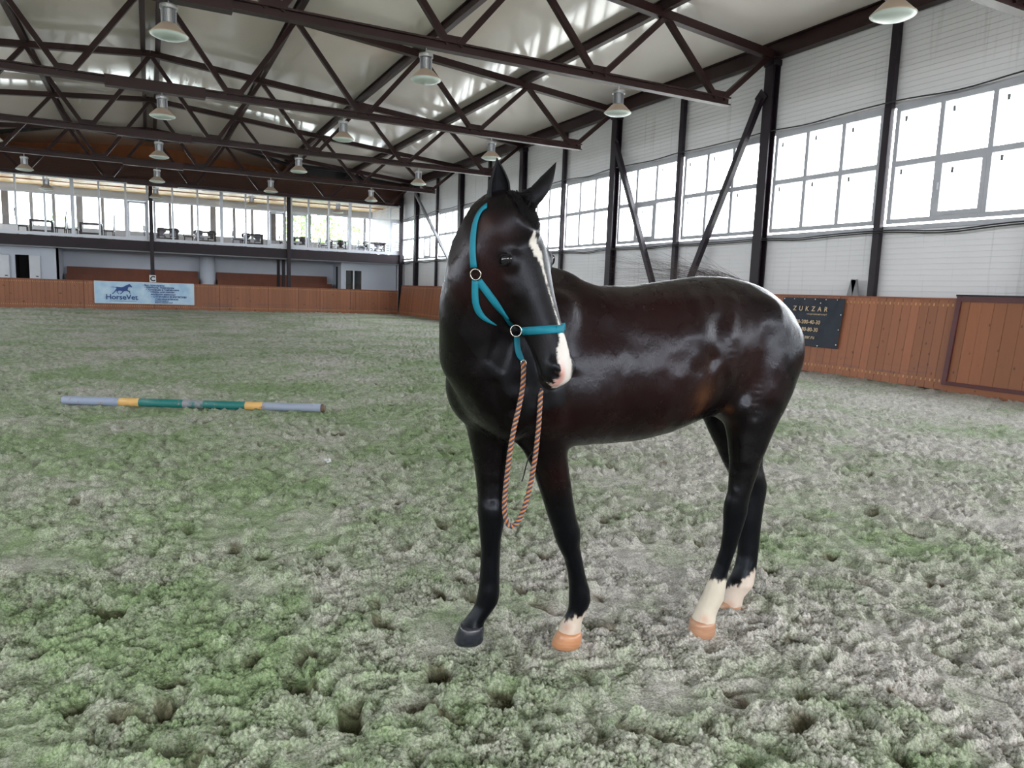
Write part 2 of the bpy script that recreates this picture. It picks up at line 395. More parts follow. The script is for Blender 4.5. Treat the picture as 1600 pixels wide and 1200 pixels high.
def ground(X, Y):
    D = np.hypot(X, Y)
    h = (vnoise(X*.7, Y*.7, 1)-.5)*.035+(vnoise(X*2.1+5, Y*2.1, 2)-.5)*.03
    x2, y2 = rot(X, Y, .7)
    wx = X+.07*(vnoise(X*8, Y*8, 21)-.5)+.02*(vnoise(X*31, Y*31, 23)-.5); wy = Y+.07*(vnoise(X*8+7, Y*8, 22)-.5)+.02*(vnoise(X*31+9, Y*31, 24)-.5)
    rdg = 1-np.abs(2*vnoise(x2*5.2, y2*5.2, 3)-1)
    rdg2 = 1-np.abs(2*vnoise(wx*11+3, wy*11, 4)-1)
    churn = (rdg**2-.35)*.030+(rdg2**2-.35)*.032+(vnoise(wx*19, wy*19, 8)-.5)*.026
    smooth = smoothstep(.60, .72, vnoise(X*2.6+11, Y*2.6, 6))*smoothstep(.35, .5, vnoise(wx*6, wy*6, 16))   # trodden flat patches
    h = h+churn*(1-.6*smooth)
    near = D < 14
    Xn, Yn, Dn = X[near], Y[near], D[near]; hn = h[near]; pit = np.zeros(Xn.shape)
    for cx, cy, r_, asp, an, dp in PITS:
        q = np.where((np.abs(Xn-cx) < .3) & (np.abs(Yn-cy) < .3))[0]
        if not len(q): continue
        dx, dy = Xn[q]-cx, Yn[q]-cy; dx, dy = rot(dx, dy, an)
        rr = np.sqrt((dx/r_)**2+(dy/(r_*asp))**2)+.7*(vnoise(Xn[q]*13, Yn[q]*13, 31)-.5)
        moon = np.clip(.45+.55*dx/r_, .1, 1)                     # deeper on the toe side, like a hoof print
        hn[q] += -dp*moon*(1-smoothstep(.6, .95, rr))+.25*dp*np.exp(-((rr-1.25)/.25)**2)
        pit[q] += dp*moon*(1-smoothstep(.6, .95, rr))
    w0, r0_ = worley(wx[near]*26, wy[near]*26, 45); w1, r1 = worley(Xn*66, Yn*66, 40); w2, r2 = worley(Xn*125, Yn*125, 50)
    am = (1-.85*smooth[near])*(1-.6*np.clip(pit/.03, 0, 1))
    pt = .5+.5*smoothstep(.3, .6, vnoise(Xn*7, Yn*7, 77))
    c0 = np.clip(1-(w0/.7)**2, 0, 1)*(.3+.7*r0_)
    c1 = np.clip(1-(w1/.62)**2, 0, 1)**.6*(.3+.7*r1); c2 = np.clip(1-(w2/.62)**2, 0, 1)**.6*(.3+.7*r2)
    f1 = 1-smoothstep(6, 11, Dn); f2 = 1-smoothstep(3.5, 6.5, Dn)
    hn += am*pt*(c0*.016+f1*c1*.013+f2*c2*.0065)-.008
    h[near] = hn
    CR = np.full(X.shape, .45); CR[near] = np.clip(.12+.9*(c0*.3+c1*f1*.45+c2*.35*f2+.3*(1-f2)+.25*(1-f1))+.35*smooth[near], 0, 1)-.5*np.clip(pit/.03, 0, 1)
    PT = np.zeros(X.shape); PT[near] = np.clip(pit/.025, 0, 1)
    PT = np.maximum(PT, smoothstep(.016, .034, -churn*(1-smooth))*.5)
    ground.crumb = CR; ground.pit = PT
    fq = ~near
    w1, r1 = worley(X[fq]*8, Y[fq]*8, 70)
    h[fq] += np.clip(1-w1*1.3, 0, 1)*.03*r1-.008
    for c in FLAT:
        g = np.exp(-((X-c[0])**2+(Y-c[1])**2)/.075**2); h = h*(1-g*.9)+.022*g
    return h-.010
def floor_mesh():
    # polar grid round the viewer, denser where one stands, clipped at the kick boards
    inner = np.linspace(YAW-.72, YAW+.72, 1040); outer = np.linspace(YAW-1.6, YAW-.723, 50)
    outer2 = np.linspace(YAW+.723, YAW+1.6, 50); th = np.concatenate([outer, inner, outer2])
    s_, c_ = np.sin(th), np.cos(th)
    rm = np.full(th.shape, 80.)
    with np.errstate(divide='ignore'):
        rm = np.minimum(rm, np.where(c_ > 0, (YF-.15)/np.maximum(c_, 1e-6), 80)); rm = np.minimum(rm, np.where(c_ < 0, (YB)/np.minimum(c_, -1e-6), 80))
        rm = np.minimum(rm, np.where(s_ > 0, (XR-.15)/np.maximum(s_, 1e-6), 80)); rm = np.minimum(rm, np.where(s_ < 0, XL/np.minimum(s_, -1e-6), 80))
    N = 860; r0 = 1.7; tt = np.linspace(0, 1, N)
    geo = r0*(rm[None, :]/r0)**tt[:, None]; per = 1/((1-tt[:, None])/r0+tt[:, None]/rm[None, :])
    R = np.concatenate([np.repeat(np.linspace(.3, 1.68, 28)[:, None], len(th), 1), geo**.22*per**.78])
    X = R*s_; Y = R*c_
    Z = ground(X.ravel(), Y.ravel())
    n, m_ = X.shape
    co = np.stack([X.ravel(), Y.ravel(), Z], 1).astype(np.float32)
    idx = np.arange(n*m_).reshape(n, m_)
    f = np.stack([idx[:-1, :-1], idx[:-1, 1:], idx[1:, 1:], idx[1:, :-1]], -1).reshape(-1, 4)[:, ::-1].astype(np.int32)
    me = bpy.data.meshes.new('floor'); me.vertices.add(len(co)); me.vertices.foreach_set('co', co.ravel())
    me.loops.add(f.size); me.polygons.add(len(f)); me.loops.foreach_set('vertex_index', f.ravel())
    me.polygons.foreach_set('loop_start', np.arange(0, f.size, 4, dtype=np.int32)); me.polygons.foreach_set('loop_total', np.full(len(f), 4, np.int32))
    me.update(); me.polygons.foreach_set('use_smooth', np.ones(len(f), bool))
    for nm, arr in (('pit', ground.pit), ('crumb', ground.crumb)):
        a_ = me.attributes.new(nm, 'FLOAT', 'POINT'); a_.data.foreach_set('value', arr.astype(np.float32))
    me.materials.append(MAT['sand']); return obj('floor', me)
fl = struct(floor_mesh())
bs = MB().box((XL-.3, YB-.3, -.5), (XR+.2, YW, -.09)).build('subfloor', simple('damp_sand_bed', (.33, .31, .25), .95), fl)
struct(MB().box((-90, -60, -.9), (100, 130, -.52)).build('ground_outside', simple('pale_bounce_ground', (.50, .50, .46), .9)))  # unseen outside ground, made pale to bounce daylight up onto the roof

# ------------------------------------------------------------------ columns
order = {-2: 'behind the viewpoint', -1: 'nearest to the viewpoint, at the right edge', 0: 'with the brace, first tall one right of the horse', 1: 'between the two leaning braces, behind the ears',
         2: 'third main one from the gallery end', 3: 'second main one from the gallery end', 4: 'nearest to the gallery end'}
for k in range(-3, 5):
    y = Y0+BAY*k
    for x, sgn, nm in ((XR-.07, -1, 'window wall on the right'), (XL+.07, 1, 'left window wall')):
        r = tag(empty('steel_column', (x, y, 0)), ('wide plum steel column on the %s, %s' % (nm, order.get(k, 'far behind the viewpoint')))[:110], 'column',
                'main steel columns along the '+nm)
        MB().ibeam((0, 0, 0), (0, 0, 6.86), .26, .20, side=(1, 0, 0), t=.03).build('shaft', MAT['steel_dark'], r)
        MB().box((-.13, -.15, 6.6), (.11, .15, 6.72)).build('cap_plate', MAT['steel_dark'], r)
        MB().box((-.11, -.18, -.05), (.11, .18, .03)).build('base_plate', MAT['steel_dark'], r)
for k in range(-3, 5):
    y = Y0+BAY*(k+.5)
    if y > YF: y = YF-.1
    for x, nm in ((XR-.055, 'right'), (XL+.055, 'left')):
        if k == 4 and nm == 'right': continue
        o = MB().beam((0, 0, 0), (0, 0, 6.75), .14, .11, side=(1, 0, 0)).build('intermediate_post', MAT['steel_dark']); o.location = (x, y, 0)
        tag(o, ['slim plum steel post between windows, %s wall, ' % nm+q for q in ('farthest behind the viewpoint', 'second behind the viewpoint', 'just out of the right edge of view', 'above the small grey trestle', 'where the two leaning braces meet', 'third from the gallery end', 'second from the gallery end', 'in the gallery corner')][k+3], 'post', 'slim posts along the %s wall' % nm)
# eave beams, purlins and ridge
def purlin(x, z, w_, h_, name, lab):
    o = MB().ibeam((0, YB, 0), (0, YF, 0), w_, h_, t=.02).build(name, MAT['steel']); o.location = (x, 0, z)
    tag(o, lab, 'beam', 'long roof beams')
purlin(XR-.1, 6.91, .2, .36, 'eave_beam', 'dark steel eave beam on top of the right wall columns')
purlin(XL+.1, 6.91, .2, .36, 'eave_beam', 'dark steel eave beam on top of the left wall columns')
for s_, nm in ((1, 'right'), (-1, 'left')):
    for q, (i, od) in enumerate(((1, 'first'), (2, 'second'), (3, 'third'))):
        x = XC+s_*3.07*i; purlin(x, zroof(x)+.14, .13, .24, 'roof_purlin', 'brown steel purlin under the roof, %s one %s of the ridge' % (od, nm))
    purlin(XC+s_*.19, zroof(XC)+.13, .13, .24, 'ridge_beam', 'brown steel ridge beam, %s one of the pair' % nm)
# trusses
tl = {-3: 'last roof truss far behind the viewpoint', -2: 'roof truss behind the viewpoint', -1: 'brown roof truss nearest overhead, end seen at the top right corner', 0: 'brown roof truss crossing the top of the view, nearest whole one',
      1: 'second nearest brown roof truss', 2: 'third nearest brown roof truss', 3: 'brown roof truss second from the gallery', 4: 'brown roof truss closest to the gallery, low over its windows'}
def T(x): return zroof(x)
truss0 = None
for k in range(-3, 5):
    y = Y0+BAY*k
    if truss0 is not None:
        r = copy_tree(truss0, (0, y, 0)); tag(r, tl[k]); continue
    r = truss0 = tag(empty('roof_truss', (0, y, 0)), tl[k], 'truss', 'roof trusses across the hall')
    for s_ in (1, -1):
        xe = XC+s_*12.3
        MB().beam((XC, 0, T(XC)), (xe, 0, T(xe)), .17, .17).build('top_chord', MAT['steel'], r)
    bcz = 5.66
    MB().ibeam((XC-11.1, 0, bcz), (XC+11.1, 0, bcz), .17, .17, t=.03).build('bottom_chord', MAT['steel'], r)
    MB().box((XC-.95, -.11, bcz-.13), (XC+1.05, .11, bcz+.10)).build('splice_plate', MAT['steel'], r)
    bn = [1.66, 4.7, 7.75, 10.83]; tn = [0, 3.07, 6.2, 9.3, 12.2]
    for s_ in (1, -1):
        for i, b in enumerate(bn):
            for j, dx in ((i, -.1), (i+1, .1)):
                a_ = (XC+s_*(b+dx), 0, bcz+.05); c_ = (XC+s_*tn[j], 0, T(XC+s_*tn[j])-.03)
                MB().beam(a_, c_, .11, .11, side=(0, 1, 0)).build('web_member', MAT['steel'], r)
            MB().box((XC+s_*b-.22, -.02, bcz+.06), (XC+s_*b+.22, .02, bcz+.2)).build('gusset_plate', MAT['steel'], r)
# leaning wall braces
def brace(a, b, lab, mat='steel_dark', w_=.13):
    a = np.array(a, float); b = np.array(b, float)
    o = tag(empty('wall_brace', tuple(b)), lab, 'brace', 'leaning wall braces')
    MB().beam((0, 0, 0), a-b, w_, w_, side=(1, 0, 0)).build('strut', MAT[mat], o)
    MB().beam((-.0, -.16, 0), (0, .16, 0), .02, .3, side=(0, 0, 1)).build('end_plate', MAT[mat], o)
    d = a-b
    MB().beam(d+np.array([0, -.1, -.1]), d+np.array([0, .1, .1]), .02, .25, side=(0, 0, 1)).build('end_plate', MAT[mat], o)
brace((12.40, 18.3, 5.9), (12.40, 15.5, .6), 'plum steel brace leaning from the column behind the ears down to the right')
brace((12.40, 12.6, 5.95), (12.40, 15.25, .6), 'plum steel brace leaning from the tall column down to the left')
brace((12.38, 36.25, 6.3), (12.38, 30.7, 2.3), 'grey steel brace leaning down from the corner column, left of the horse', 'grey_ply', .12)
brace((XL+.25, 18.3, 5.9), (XL+.25, 15.5, .6), 'left wall steel brace leaning toward the viewpoint')
for a, b, l in (((XC, 38.5, 7.85), (XC+3.0, 36.5, 7.75), 'right of the ridge'), ((XC, 38.5, 7.85), (XC-3.0, 36.5, 7.75), 'left of the ridge'),
             ((XC+3.1, 36.5, 7.7), (XC+6.1, 38.5, 7.42), 'further right under the purlins'), ((XC-3.1, 36.5, 7.7), (XC-6.1, 38.5, 7.42), 'further left under the purlins'),
             ((XC+9.2, 36.5, 7.1), (XC+6.2, 38.5, 7.4), 'near the right eave')):
    o = MB().beam(np.array(a)-np.array(a), np.array(b)-np.array(a), .14, .14).build('roof_brace', MAT['black']); o.location = a
    tag(o, 'black diagonal roof brace in the end bay, '+l, 'brace', 'roof braces in the end bay')
# cables along the sill
def cable(zb, x, lab):
    pts = []; y = YB+.5
    while y < YF:
        f = ((y-Y0)/3.0) % 1; sag = .045*math.sin(PI*f)**2
        pts.append((x, y, zb-sag*(1+.6*math.sin(y*1.7)))); y += .3
    tag(MB().tube(pts, .014, 6).build('cable', MAT['rubber'], smooth=True), lab, 'cable')
cable(2.83, XR-.135, 'thick black cable sagging along the wall under the right windows')
cable(2.79, XR-.150, 'lower black cable sagging along the wall under the right windows')
cable(5.19, XR-.135, 'thin black cable running along the top edge of the right windows')

# ------------------------------------------------------------------ lamps
t = NT('lamp_reflector'); MAT['refl'] = t.set(t.mix(t.noise(t.pos(), 3, 2), (.50, .40, .31), (.58, .47, .37)), .35, .35)
MAT['lens'] = simple('frosted_lamp_glass', (.52, .60, .56), .35)
lamp0 = None
rows = [(-7.75, 'far left'), (-3.75, 'left'), (.36, 'ridge'), (4.4, 'right of centre'), (8.45, 'window side')]
rank = {-2: 'behind the viewpoint', -1: 'overhead nearest', 0: 'on the nearest whole truss', 1: 'on the second truss', 2: 'on the third truss', 3: 'on the fourth truss', 4: 'on the truss closest to the gallery'}
for k in range(-2, 5):
    for x, rn in rows:
        y = Y0+BAY*k; lab = 'metal high-bay lamp in the %s row, %s' % (rn, rank[k])
        if lamp0 is None:
            r = lamp0 = empty('bay_lamp', (x, y, 5.57))
            MB().tube([(0, 0, 0), (0, 0, -.13)], .012, 6).build('hanger', MAT['alu'], r)
            hs = MB().lathe([(.0, -.10), (.12, -.10), (.125, -.12), (.125, -.16), (.10, -.165)], 24).build('driver_cap', MAT['alu'], r)
            m = MB().lathe([(.075, -.16), (.075, -.36)], 16)
            for i in range(20):
                a = 2*PI*i/20; c_, s2 = math.cos(a), math.sin(a)
                m.beam((c_*.09, s2*.09, -.165), (c_*.09, s2*.09, -.36), .004, .034, side=(c_, s2, 0))
            m.build('heat_sink', MAT['alu'], r)
            MB().lathe([(.0, -.355), (.10, -.36), (.14, -.39), (.20, -.45), (.26, -.51), (.275, -.525), (.272, -.53), (.255, -.515), (.19, -.46), (.12, -.41)], 28).build('reflector', MAT['refl'], r, True)
            MB().lathe([(.262, -.522), (.262, -.535), (.20, -.565), (.10, -.578), (.0, -.58)], 28).build('lens', MAT['lens'], r, True)
        else: r = copy_tree(lamp0, (x, y, 5.57))
        tag(r, lab, 'lamp', 'high-bay lamps hanging from the trusses')

# ------------------------------------------------------------------ kick boards right
XB0, XB1, ZB = 12.25, 12.43, 1.585
LEAN = (XB1-XB0)/ZB
PW = .17
planks = []
GY0, GY1 = 4.3, 7.66
def plank_mesh(w_, h_, mat):
    m = MB(); g = w_-.006; b = .004
    prof = [(-g/2, .02), (-g/2, b), (-g/2+b, 0), (g/2-b, 0), (g/2, b), (g/2, .02)]
    n = len(prof)
    for z in (0, h_): m.v += [(d+LEAN*z, yy, z) for yy, d in prof]
    m.f += [(i, (i+1) % n, n+(i+1) % n, n+i) for i in range(n)]+[tuple(range(n)), tuple(range(2*n-1, n-1, -1))]
    return m.mesh('plank', mat)
kb = struct(empty('trim_1', (XB0, 0, 0))); kb['label'] = 'leaning orange board wall along the right side'
pm = plank_mesh(PW, ZB-.03, MAT['board'])
y = GY1+.09
ys = []
while y < 38.4: ys.append(y); y += PW
yn = GY0-.09-PW
while yn > YB: ys.append(yn+PW*.5); yn -= PW
mfar = MB()
for y in ys:
    if GY1 < y < 33:
        o = obj('plank', pm, kb); o.location = (random.uniform(-.003, .002), y, 0)
    elif y < GY1:
        o = obj('plank', pm, kb); o.location = (random.uniform(-.003, .002), y, 0)
    else:
        o = obj('plank', pm, kb); o.location = (random.uniform(-.003, .002), y, 0)
MB().beam((LEAN*ZB+.02, GY1, ZB-.015), (LEAN*ZB+.02, 38.45, ZB-.015), .09, .03).build('top_cap', MAT['darkcap'], kb)
MB().box((.03, YB, .1), (.06, 38.4, .2)).build('back_rail', MAT['darkcap'], kb)
MB().box((.17, YB, 1.3), (.2, 38.4, 1.4)).build('back_rail', MAT['darkcap'], kb)
kl = struct(empty('trim_2', (XL+.35, 0, 0)))
MB().add([(0, YB, 0), (0, 38.5, 0), (-.18, 38.5, 1.58), (-.18, YB, 1.58), (-.05, YB, 0), (-.05, 38.5, 0), (-.22, 38.5, 1.58), (-.22, YB, 1.58)],
    [(0, 1, 2, 3), (4, 7, 6, 5), (3, 2, 6, 7), (0, 4, 5, 1), (0, 3, 7, 4), (1, 5, 6, 2)]).build('board_panel', MAT['board_far'], kl)
MB().box((-.22, YB, 1.58), (-.12, 38.5, 1.61)).build('top_cap', MAT['darkcap'], kl)
# gate
gr = tag(empty('arena_gate', (XB0, (GY0+GY1)/2, 0)), 'brown board gate in a dark red steel frame at the right edge', 'gate')
L = GY1-GY0; gp_ = []
y = -L/2+.06; ws = [.17, .2, .24, .15, .2, .27, .16, .22, .25, .18, .2, .24, .2, .2, .2, .2, .2]
for w_ in ws:
    if y+w_ > L/2-.05: w_ = L/2-.06-y
    if w_ < .04: break
    MBp = MB(); z0, z1 = .16, 1.53; x0 = -.035; g = .0025
    MBp.add([(x0+LEAN*z0, y+g, z0), (x0+LEAN*z0, y+w_-g, z0), (x0+LEAN*z1, y+w_-g, z1), (x0+LEAN*z1, y+g, z1),
        (x0+.02+LEAN*z0, y, z0), (x0+.02+LEAN*z0, y+w_, z0), (x0+.02+LEAN*z1, y+w_, z1), (x0+.02+LEAN*z1, y, z1)],
        [(0, 1, 2, 3), (4, 7, 6, 5), (0, 4, 5, 1), (1, 5, 6, 2), (2, 6, 7, 3), (3, 7, 4, 0)])
    o = MBp.build('plank', MAT['gateboard'], gr); o.location.x = random.uniform(-.004, .004); y += w_
for nm, a, b, w_ in (('frame_post', (-.05, L/2-.04, .1), (-.05+LEAN*1.62, L/2-.04, 1.62), .08), ('frame_post', (-.05, -L/2+.04, .1), (-.05+LEAN*1.62, -L/2+.04, 1.62), .08),
                  ('frame_rail', (-.05+LEAN*1.57, -L/2, 1.57), (-.05+LEAN*1.57, L/2, 1.57), .085), ('frame_rail', (-.045, -L/2, .13), (-.045, L/2, .13), .06)):
    MB().beam(a, b, .04, w_, side=(0, 1, 0) if nm == 'frame_post' else (0, 0, 1)).build(nm, MAT['gateframe'], gr)
MB().beam((-.04+LEAN*1.62, -L/2, 1.63), (-.04+LEAN*1.62, L/2, 1.63), .12, .03).build('top_cap', MAT['slab'], gr)
MB().box((-.03, -L/2, -.05), (.02, L/2, .1)).build('sill_board', MAT['board'], gr)

# small grey trestle behind the boards
tr_ = tag(empty('grey_trestle', (12.5, 9.82, 0)), 'grey wooden trestle peeking over the boards beside a post', 'trestle')
p1 = (0, .0, 1.9)
MB().beam((0, .42, .0), p1, .05, .12, side=(0, 1, 0)).build('leg', MAT['grey_ply'], tr_)
MB().beam((0, -.38, .0), p1, .05, .12, side=(0, 1, 0)).build('leg', MAT['grey_ply'], tr_)
MB().beam((0, .25, .7), (0, -.22, .7), .03, .1).build('crossbar', MAT['grey_ply'], tr_)

# ------------------------------------------------------------------ far kick boards
YK = 38.5
kf = struct(empty('trim_3', (0, YK, 0)))
cuts = [XL+.3, -9, -6.2, -2.7, .2, 3.1, 5.4, 6.9, 8.0, 9.6, 9.9, 11.1, 12.25]
for i in range(len(cuts)-1):
    a, b = cuts[i]+.006, cuts[i+1]-.006
    m = MB(); g = int(round((b-a)/PW)) or 1; prof = []
    for q in range(g):
        xa = a+(b-a)*q/g; xb = a+(b-a)*(q+1)/g; prof += [(xa+.004, 0), (xb-.004, 0), (xb, .008)]
    n = len(prof)
    for z in (-.05, 1.26): m.v += [(x, d, z) for x, d in prof]
    m.f += [(q, q+1, n+q+1, n+q) for q in range(n-1)]
    bq = len(m.v); m.v += [(a, .04, -.05), (b, .04, -.05), (a, .04, 1.26), (b, .04, 1.26)]; m.f += [(bq, bq+1, bq+3, bq+2), (n, 2*n-1, bq+3, bq+2), (0, n, bq+2, bq), (n-1, bq+1, bq+3, 2*n-1)]
    o = m.build('board_section', MAT['board_far'], kf); o.location.y = random.uniform(-.01, .01)
MB().box((XL+.3, .055, -.05), (12.25, .085, 1.25)).build('backing', MAT['black'], kf)
MB().box((XL+.3, -.03, 1.26), (12.25, .09, 1.285)).build('top_cap', MAT['darkcap'], kf)
# letter plate
lp = tag(empty('letter_plate', (.15, YK-.04, 1.30)), 'small white plate with a black letter C above the banner', 'sign')
MB().box((-.14, -.01, -.0), (.14, .01, .33)).build('plate', MAT['white'], lp)
FONT_MAT = {}
def text(body, size, loc, rot_, mat, parent, align='LEFT', name='lettering', sx=1., spacing=1., ext=.002, shear=0, bold=0):
    c = bpy.data.curves.new(name, 'FONT'); c.body = body; c.size = size; c.align_x = align; c.extrude = ext; c.space_character = spacing; c.shear = shear; c.offset = bold; c.resolution_u = 3
    o = bpy.data.objects.new(name, c); COL.objects.link(o)
    dg = bpy.context.evaluated_depsgraph_get(); me = bpy.data.meshes.new_from_object(o.evaluated_get(dg)); bpy.data.objects.remove(o)
    me.materials.clear(); me.materials.append(mat)
    o = obj(name, me, parent); o.location = loc; o.rotation_euler = rot_; o.scale = (sx, 1, 1); return o
BLK = simple('black_print', (.01, .01, .015), .6); NAVY = simple('navy_print', (.03, .08, .27), .6); GOLD = simple('gold_print', (.62, .47, .30), .5)
FR = (PI/2, 0, 0)
text('C', .32, (0, -.013, .055), FR, BLK, lp, 'CENTER', 'letter', bold=.01)
# banner
bn_ = tag(empty('horse_banner', (-2.27, YK-.03, .27)), 'pale blue banner with a running horse logo on the far boards', 'banner')
BW, BH = 4.2, 1.0
nx = 42; m = MB()
for j in range(11):
    for i in range(nx+1):
        x = BW*i/nx; z = BH*j/10
        edge = min(1, 4*(x/BW)*(1-x/BW)*3, 12*(z/BH)*(1-z/BH)+.1)
        m.v.append((x, -.006-.008*edge*(math.sin(x*5+z*7)+math.sin(x*11-z*13)*.5), z+.012*math.sin(x*1.1)*(1 if j == 10 else 0)))
m.f = [(j*(nx+1)+i, j*(nx+1)+i+1, (j+1)*(nx+1)+i+1, (j+1)*(nx+1)+i) for j in range(10) for i in range(nx)]
t = NT('blue_banner'); bc = t.mix(t.ramp(t.noise(t.pos((1, 1, 1)), 2.5, 4), [(.35, 0), (.65, 1)]), (.36, .56, .78), (.55, .72, .86))
t.set(bc, .5); m.build('cloth', t.m, bn_, True)
m = MB().box((0, -.012, BH-.012), (BW, 0, BH+.012)).box((0, -.012, -.012), (BW, 0, .012)).box((-.012, -.012, 0), (.012, 0, BH)).box((BW-.012, -.012, 0), (BW+.012, 0, BH))
m.build('hem', MAT['white'], bn_)
text('HorseVet', .335, (.44, -.03, .18), FR, NAVY, bn_, sx=1.0, spacing=1.0, bold=.006)
MB().box((.60, -.03, .095), (1.72, -.025, .112)).build('underline', NAVY, bn_)
hs_ = [(.65,.83),(.72,.845),(.82,.83),(.86,.85),(.95,.84),(1.05,.83),(1.12,.86),(1.2,.91),(1.29,.955),(1.34,.96),(1.36,.93),(1.42,.85),(1.39,.83),(1.33,.86),(1.28,.84),(1.25,.76),(1.26,.72),(1.33,.69),(1.345,.58),(1.325,.58),(1.30,.66),(1.20,.69),(1.12,.68),(1.02,.57),(.96,.56),(.98,.585),(1.02,.61),(1.07,.68),(.97,.70),(.93,.69),(.89,.64),(.95,.57),(.93,.56),(.86,.63),(.87,.69),(.82,.66),(.74,.57),(.70,.56),(.70,.58),(.78,.66),(.83,.74),(.86,.80),(.82,.81),(.74,.82)]
me = bpy.data.meshes.new('horse_logo'); bm = bmesh.new(); f = bm.faces.new([bm.verts.new((x, -.03, z)) for x, z in [(.65+(x-.65)*1.17, .42+(z-.56)*1.2) for x, z in hs_]][::-1])
rgeo = bmesh.ops.extrude_face_region(bm, geom=[f]); bmesh.ops.translate(bm, verts=[v for v in rgeo['geom'] if isinstance(v, bmesh.types.BMVert)], vec=(0, .006, 0))
bmesh.ops.triangulate(bm, faces=bm.faces); bm.to_mesh(me); bm.free(); me.materials.append(NAVY); obj('horse_logo', me, bn_)
lines = [('\u2022 Вет. препараты', 1.98, .84, .115), ('\u2022 Шампуни, подкормки', 2.05, .74, .115), ('\u2022 Амуниция и экипировка', 2.12, .64, .115), ('\u2022 Товары для мелких', 2.19, .535, .115),
         ('домашних животных', 2.32, .43, .105), ('\u2022 ОТПРАВКА В РЕГИОНЫ', 2.34, .305, .125), ('+7 (000) 000-00-00, 000-00-00', 2.48, .205, .08), ('www.horsevet.ru', 2.48, .125, .085), ('Москва, конный клуб', 2.48, .045, .075)]
for s_, x, z, sz in lines: text(s_, sz, (x, -.03, z), FR, NAVY, bn_, sx=1.0, bold=.003)

# dark banner on right boards
db = tag(empty('dark_banner', (XB0-.03, 10.35, .0)), 'dark navy banner with gold lettering behind the horse rump', 'banner')
def dbp(y, z, o=0): return (LEAN*z-.012-o, y, z)
m = MB(); n1, n2 = 24, 16; yA, yB2 = 1.1, -.47
for j in range(n2+1):
    for i in range(n1+1):
        y = yA+(yB2-yA)*i/n1; z = .52+1.0*j/n2
        wv_ = .012*math.sin((y-z*.45)*9)*math.sin(PI*i/n1)*math.sin(PI*j/n2)+.006*math.sin(y*21+z*6)*math.sin(PI*j/n2)
        m.v.append(dbp(y, z, .014+wv_))
m.f = [(j*(n1+1)+i, j*(n1+1)+i+1, (j+1)*(n1+1)+i+1, (j+1)*(n1+1)+i) for j in range(n2) for i in range(n1)]
m.build('cloth', simple('navy_vinyl', (.011, .018, .032), .42, 0, .15, 3, .3), db, True)
al = math.atan(LEAN)
RT = (PI/2, 0, -PI/2)
def dtext(s_, size, y, z, sp=1.):
    o = text(s_, size, dbp(y, z, .036), (0, 0, 0), GOLD, db, 'RIGHT', spacing=sp, bold=.001)
    o.rotation_euler = (Matrix.Rotation(al, 3, 'Y') @ Matrix.Rotation(-PI/2, 3, 'Z') @ Matrix.Rotation(PI/2, 3, 'X')).to_euler(); return o
dtext('ZUKZAR', .14, -.11, 1.25, 1.95); dtext('с п о р т и в н ы й  к л у б', .042, -.11, 1.175, 1.0)
dtext('000-200-40-30', .115, .02, .985, 1.0); dtext('000-80-80-30', .115, .045, .83, 1.0); dtext('zukzar.ru', .105, .10, .68, 1.0)
for y, z in [(yA-.05-i*.27, 1.495) for i in range(6)]+[(-.44, 1.2), (-.44, .9), (-.44, .6), (0, .545), (.4, .545), (.8, .545), (.09, 1.42)]:
    MB().lathe([(0, .004), (.012, .004), (.012, 0)], 8).build('grommet', MAT['alu'], db).location = dbp(y, z, .03)
for o in db.children:
    if o.name.startswith('grommet'): o.rotation_euler = (0, -PI/2+al, 0)

# ------------------------------------------------------------------ far end: gallery
wf = struct(empty('wall_far', (0, YF, 0)))
XG0 = XL-.1
m = MB().box((XG0, .05, 5.93), (XR, .2, 7.02)); m.build('gable_boarding_lower', MAT['gable_dark'], wf)
m = MB(); pts = [(XG0, 6.0), (XR, 6.0), (XR, zroof(XR)+ZR), (XC, zroof(XC)+ZR), (XG0, zroof(XG0)+ZR)]
m.add([(x, 3.5, z) for x, z in pts]+[(x, 3.65, z) for x, z in pts], [(0, 1, 2, 3, 4), (9, 8, 7, 6, 5)]+[(i, (i+1) % 5, 5+(i+1) % 5, 5+i) for i in range(5)])
m.build('gable_boarding_upper', MAT['gable'], wf)
for sg in (1, -1):
    pts = [(XC+sg*6.6, 6.9), (XC+sg*12.3, 6.9), (XC+sg*12.3, zroof(XC+12.3)+ZR), (XC+sg*6.6, zroof(XC+6.6)+ZR)]
    MB().add([(x, .06, z) for x, z in pts]+[(x, .2, z) for x, z in pts], [(0, 1, 2, 3), (7, 6, 5, 4), (0, 4, 5, 1), (1, 5, 6, 2), (2, 6, 7, 3), (3, 7, 4, 0)]).build('dark_end_panel', MAT['black'], wf)
m = MB(); z = 6.05
while z < 7.0: m.box((XG0, .04, z), (XR, .052, z+.008)); z += .12
m.build('board_joints', MAT['black'], wf)
MB().box((XG0, -.06, 5.86), (XR-.3, .1, 5.95)).build('head_beam', MAT['steel_dark'], wf)
sl = struct(empty('trim_4', (0, YF, 0)))
MB().box((XG0, -.10, 2.76), (12.66, .25, 3.22)).build('gallery_edge_beam', MAT['slab'], sl)
MB().box((XG0, .25, 2.9), (12.66, YW-YF, 3.2)).build('gallery_floor_slab', MAT['gallery_floor'], sl)
MB().box((XG0, .25, 2.72), (12.66, YW-YF, 2.76)).build('soffit', MAT['plaster'], sl)
MB().box((XG0, .2, 6.04), (XR, YW-YF, 6.12)).build('pine_ceiling', MAT['pine'], sl)
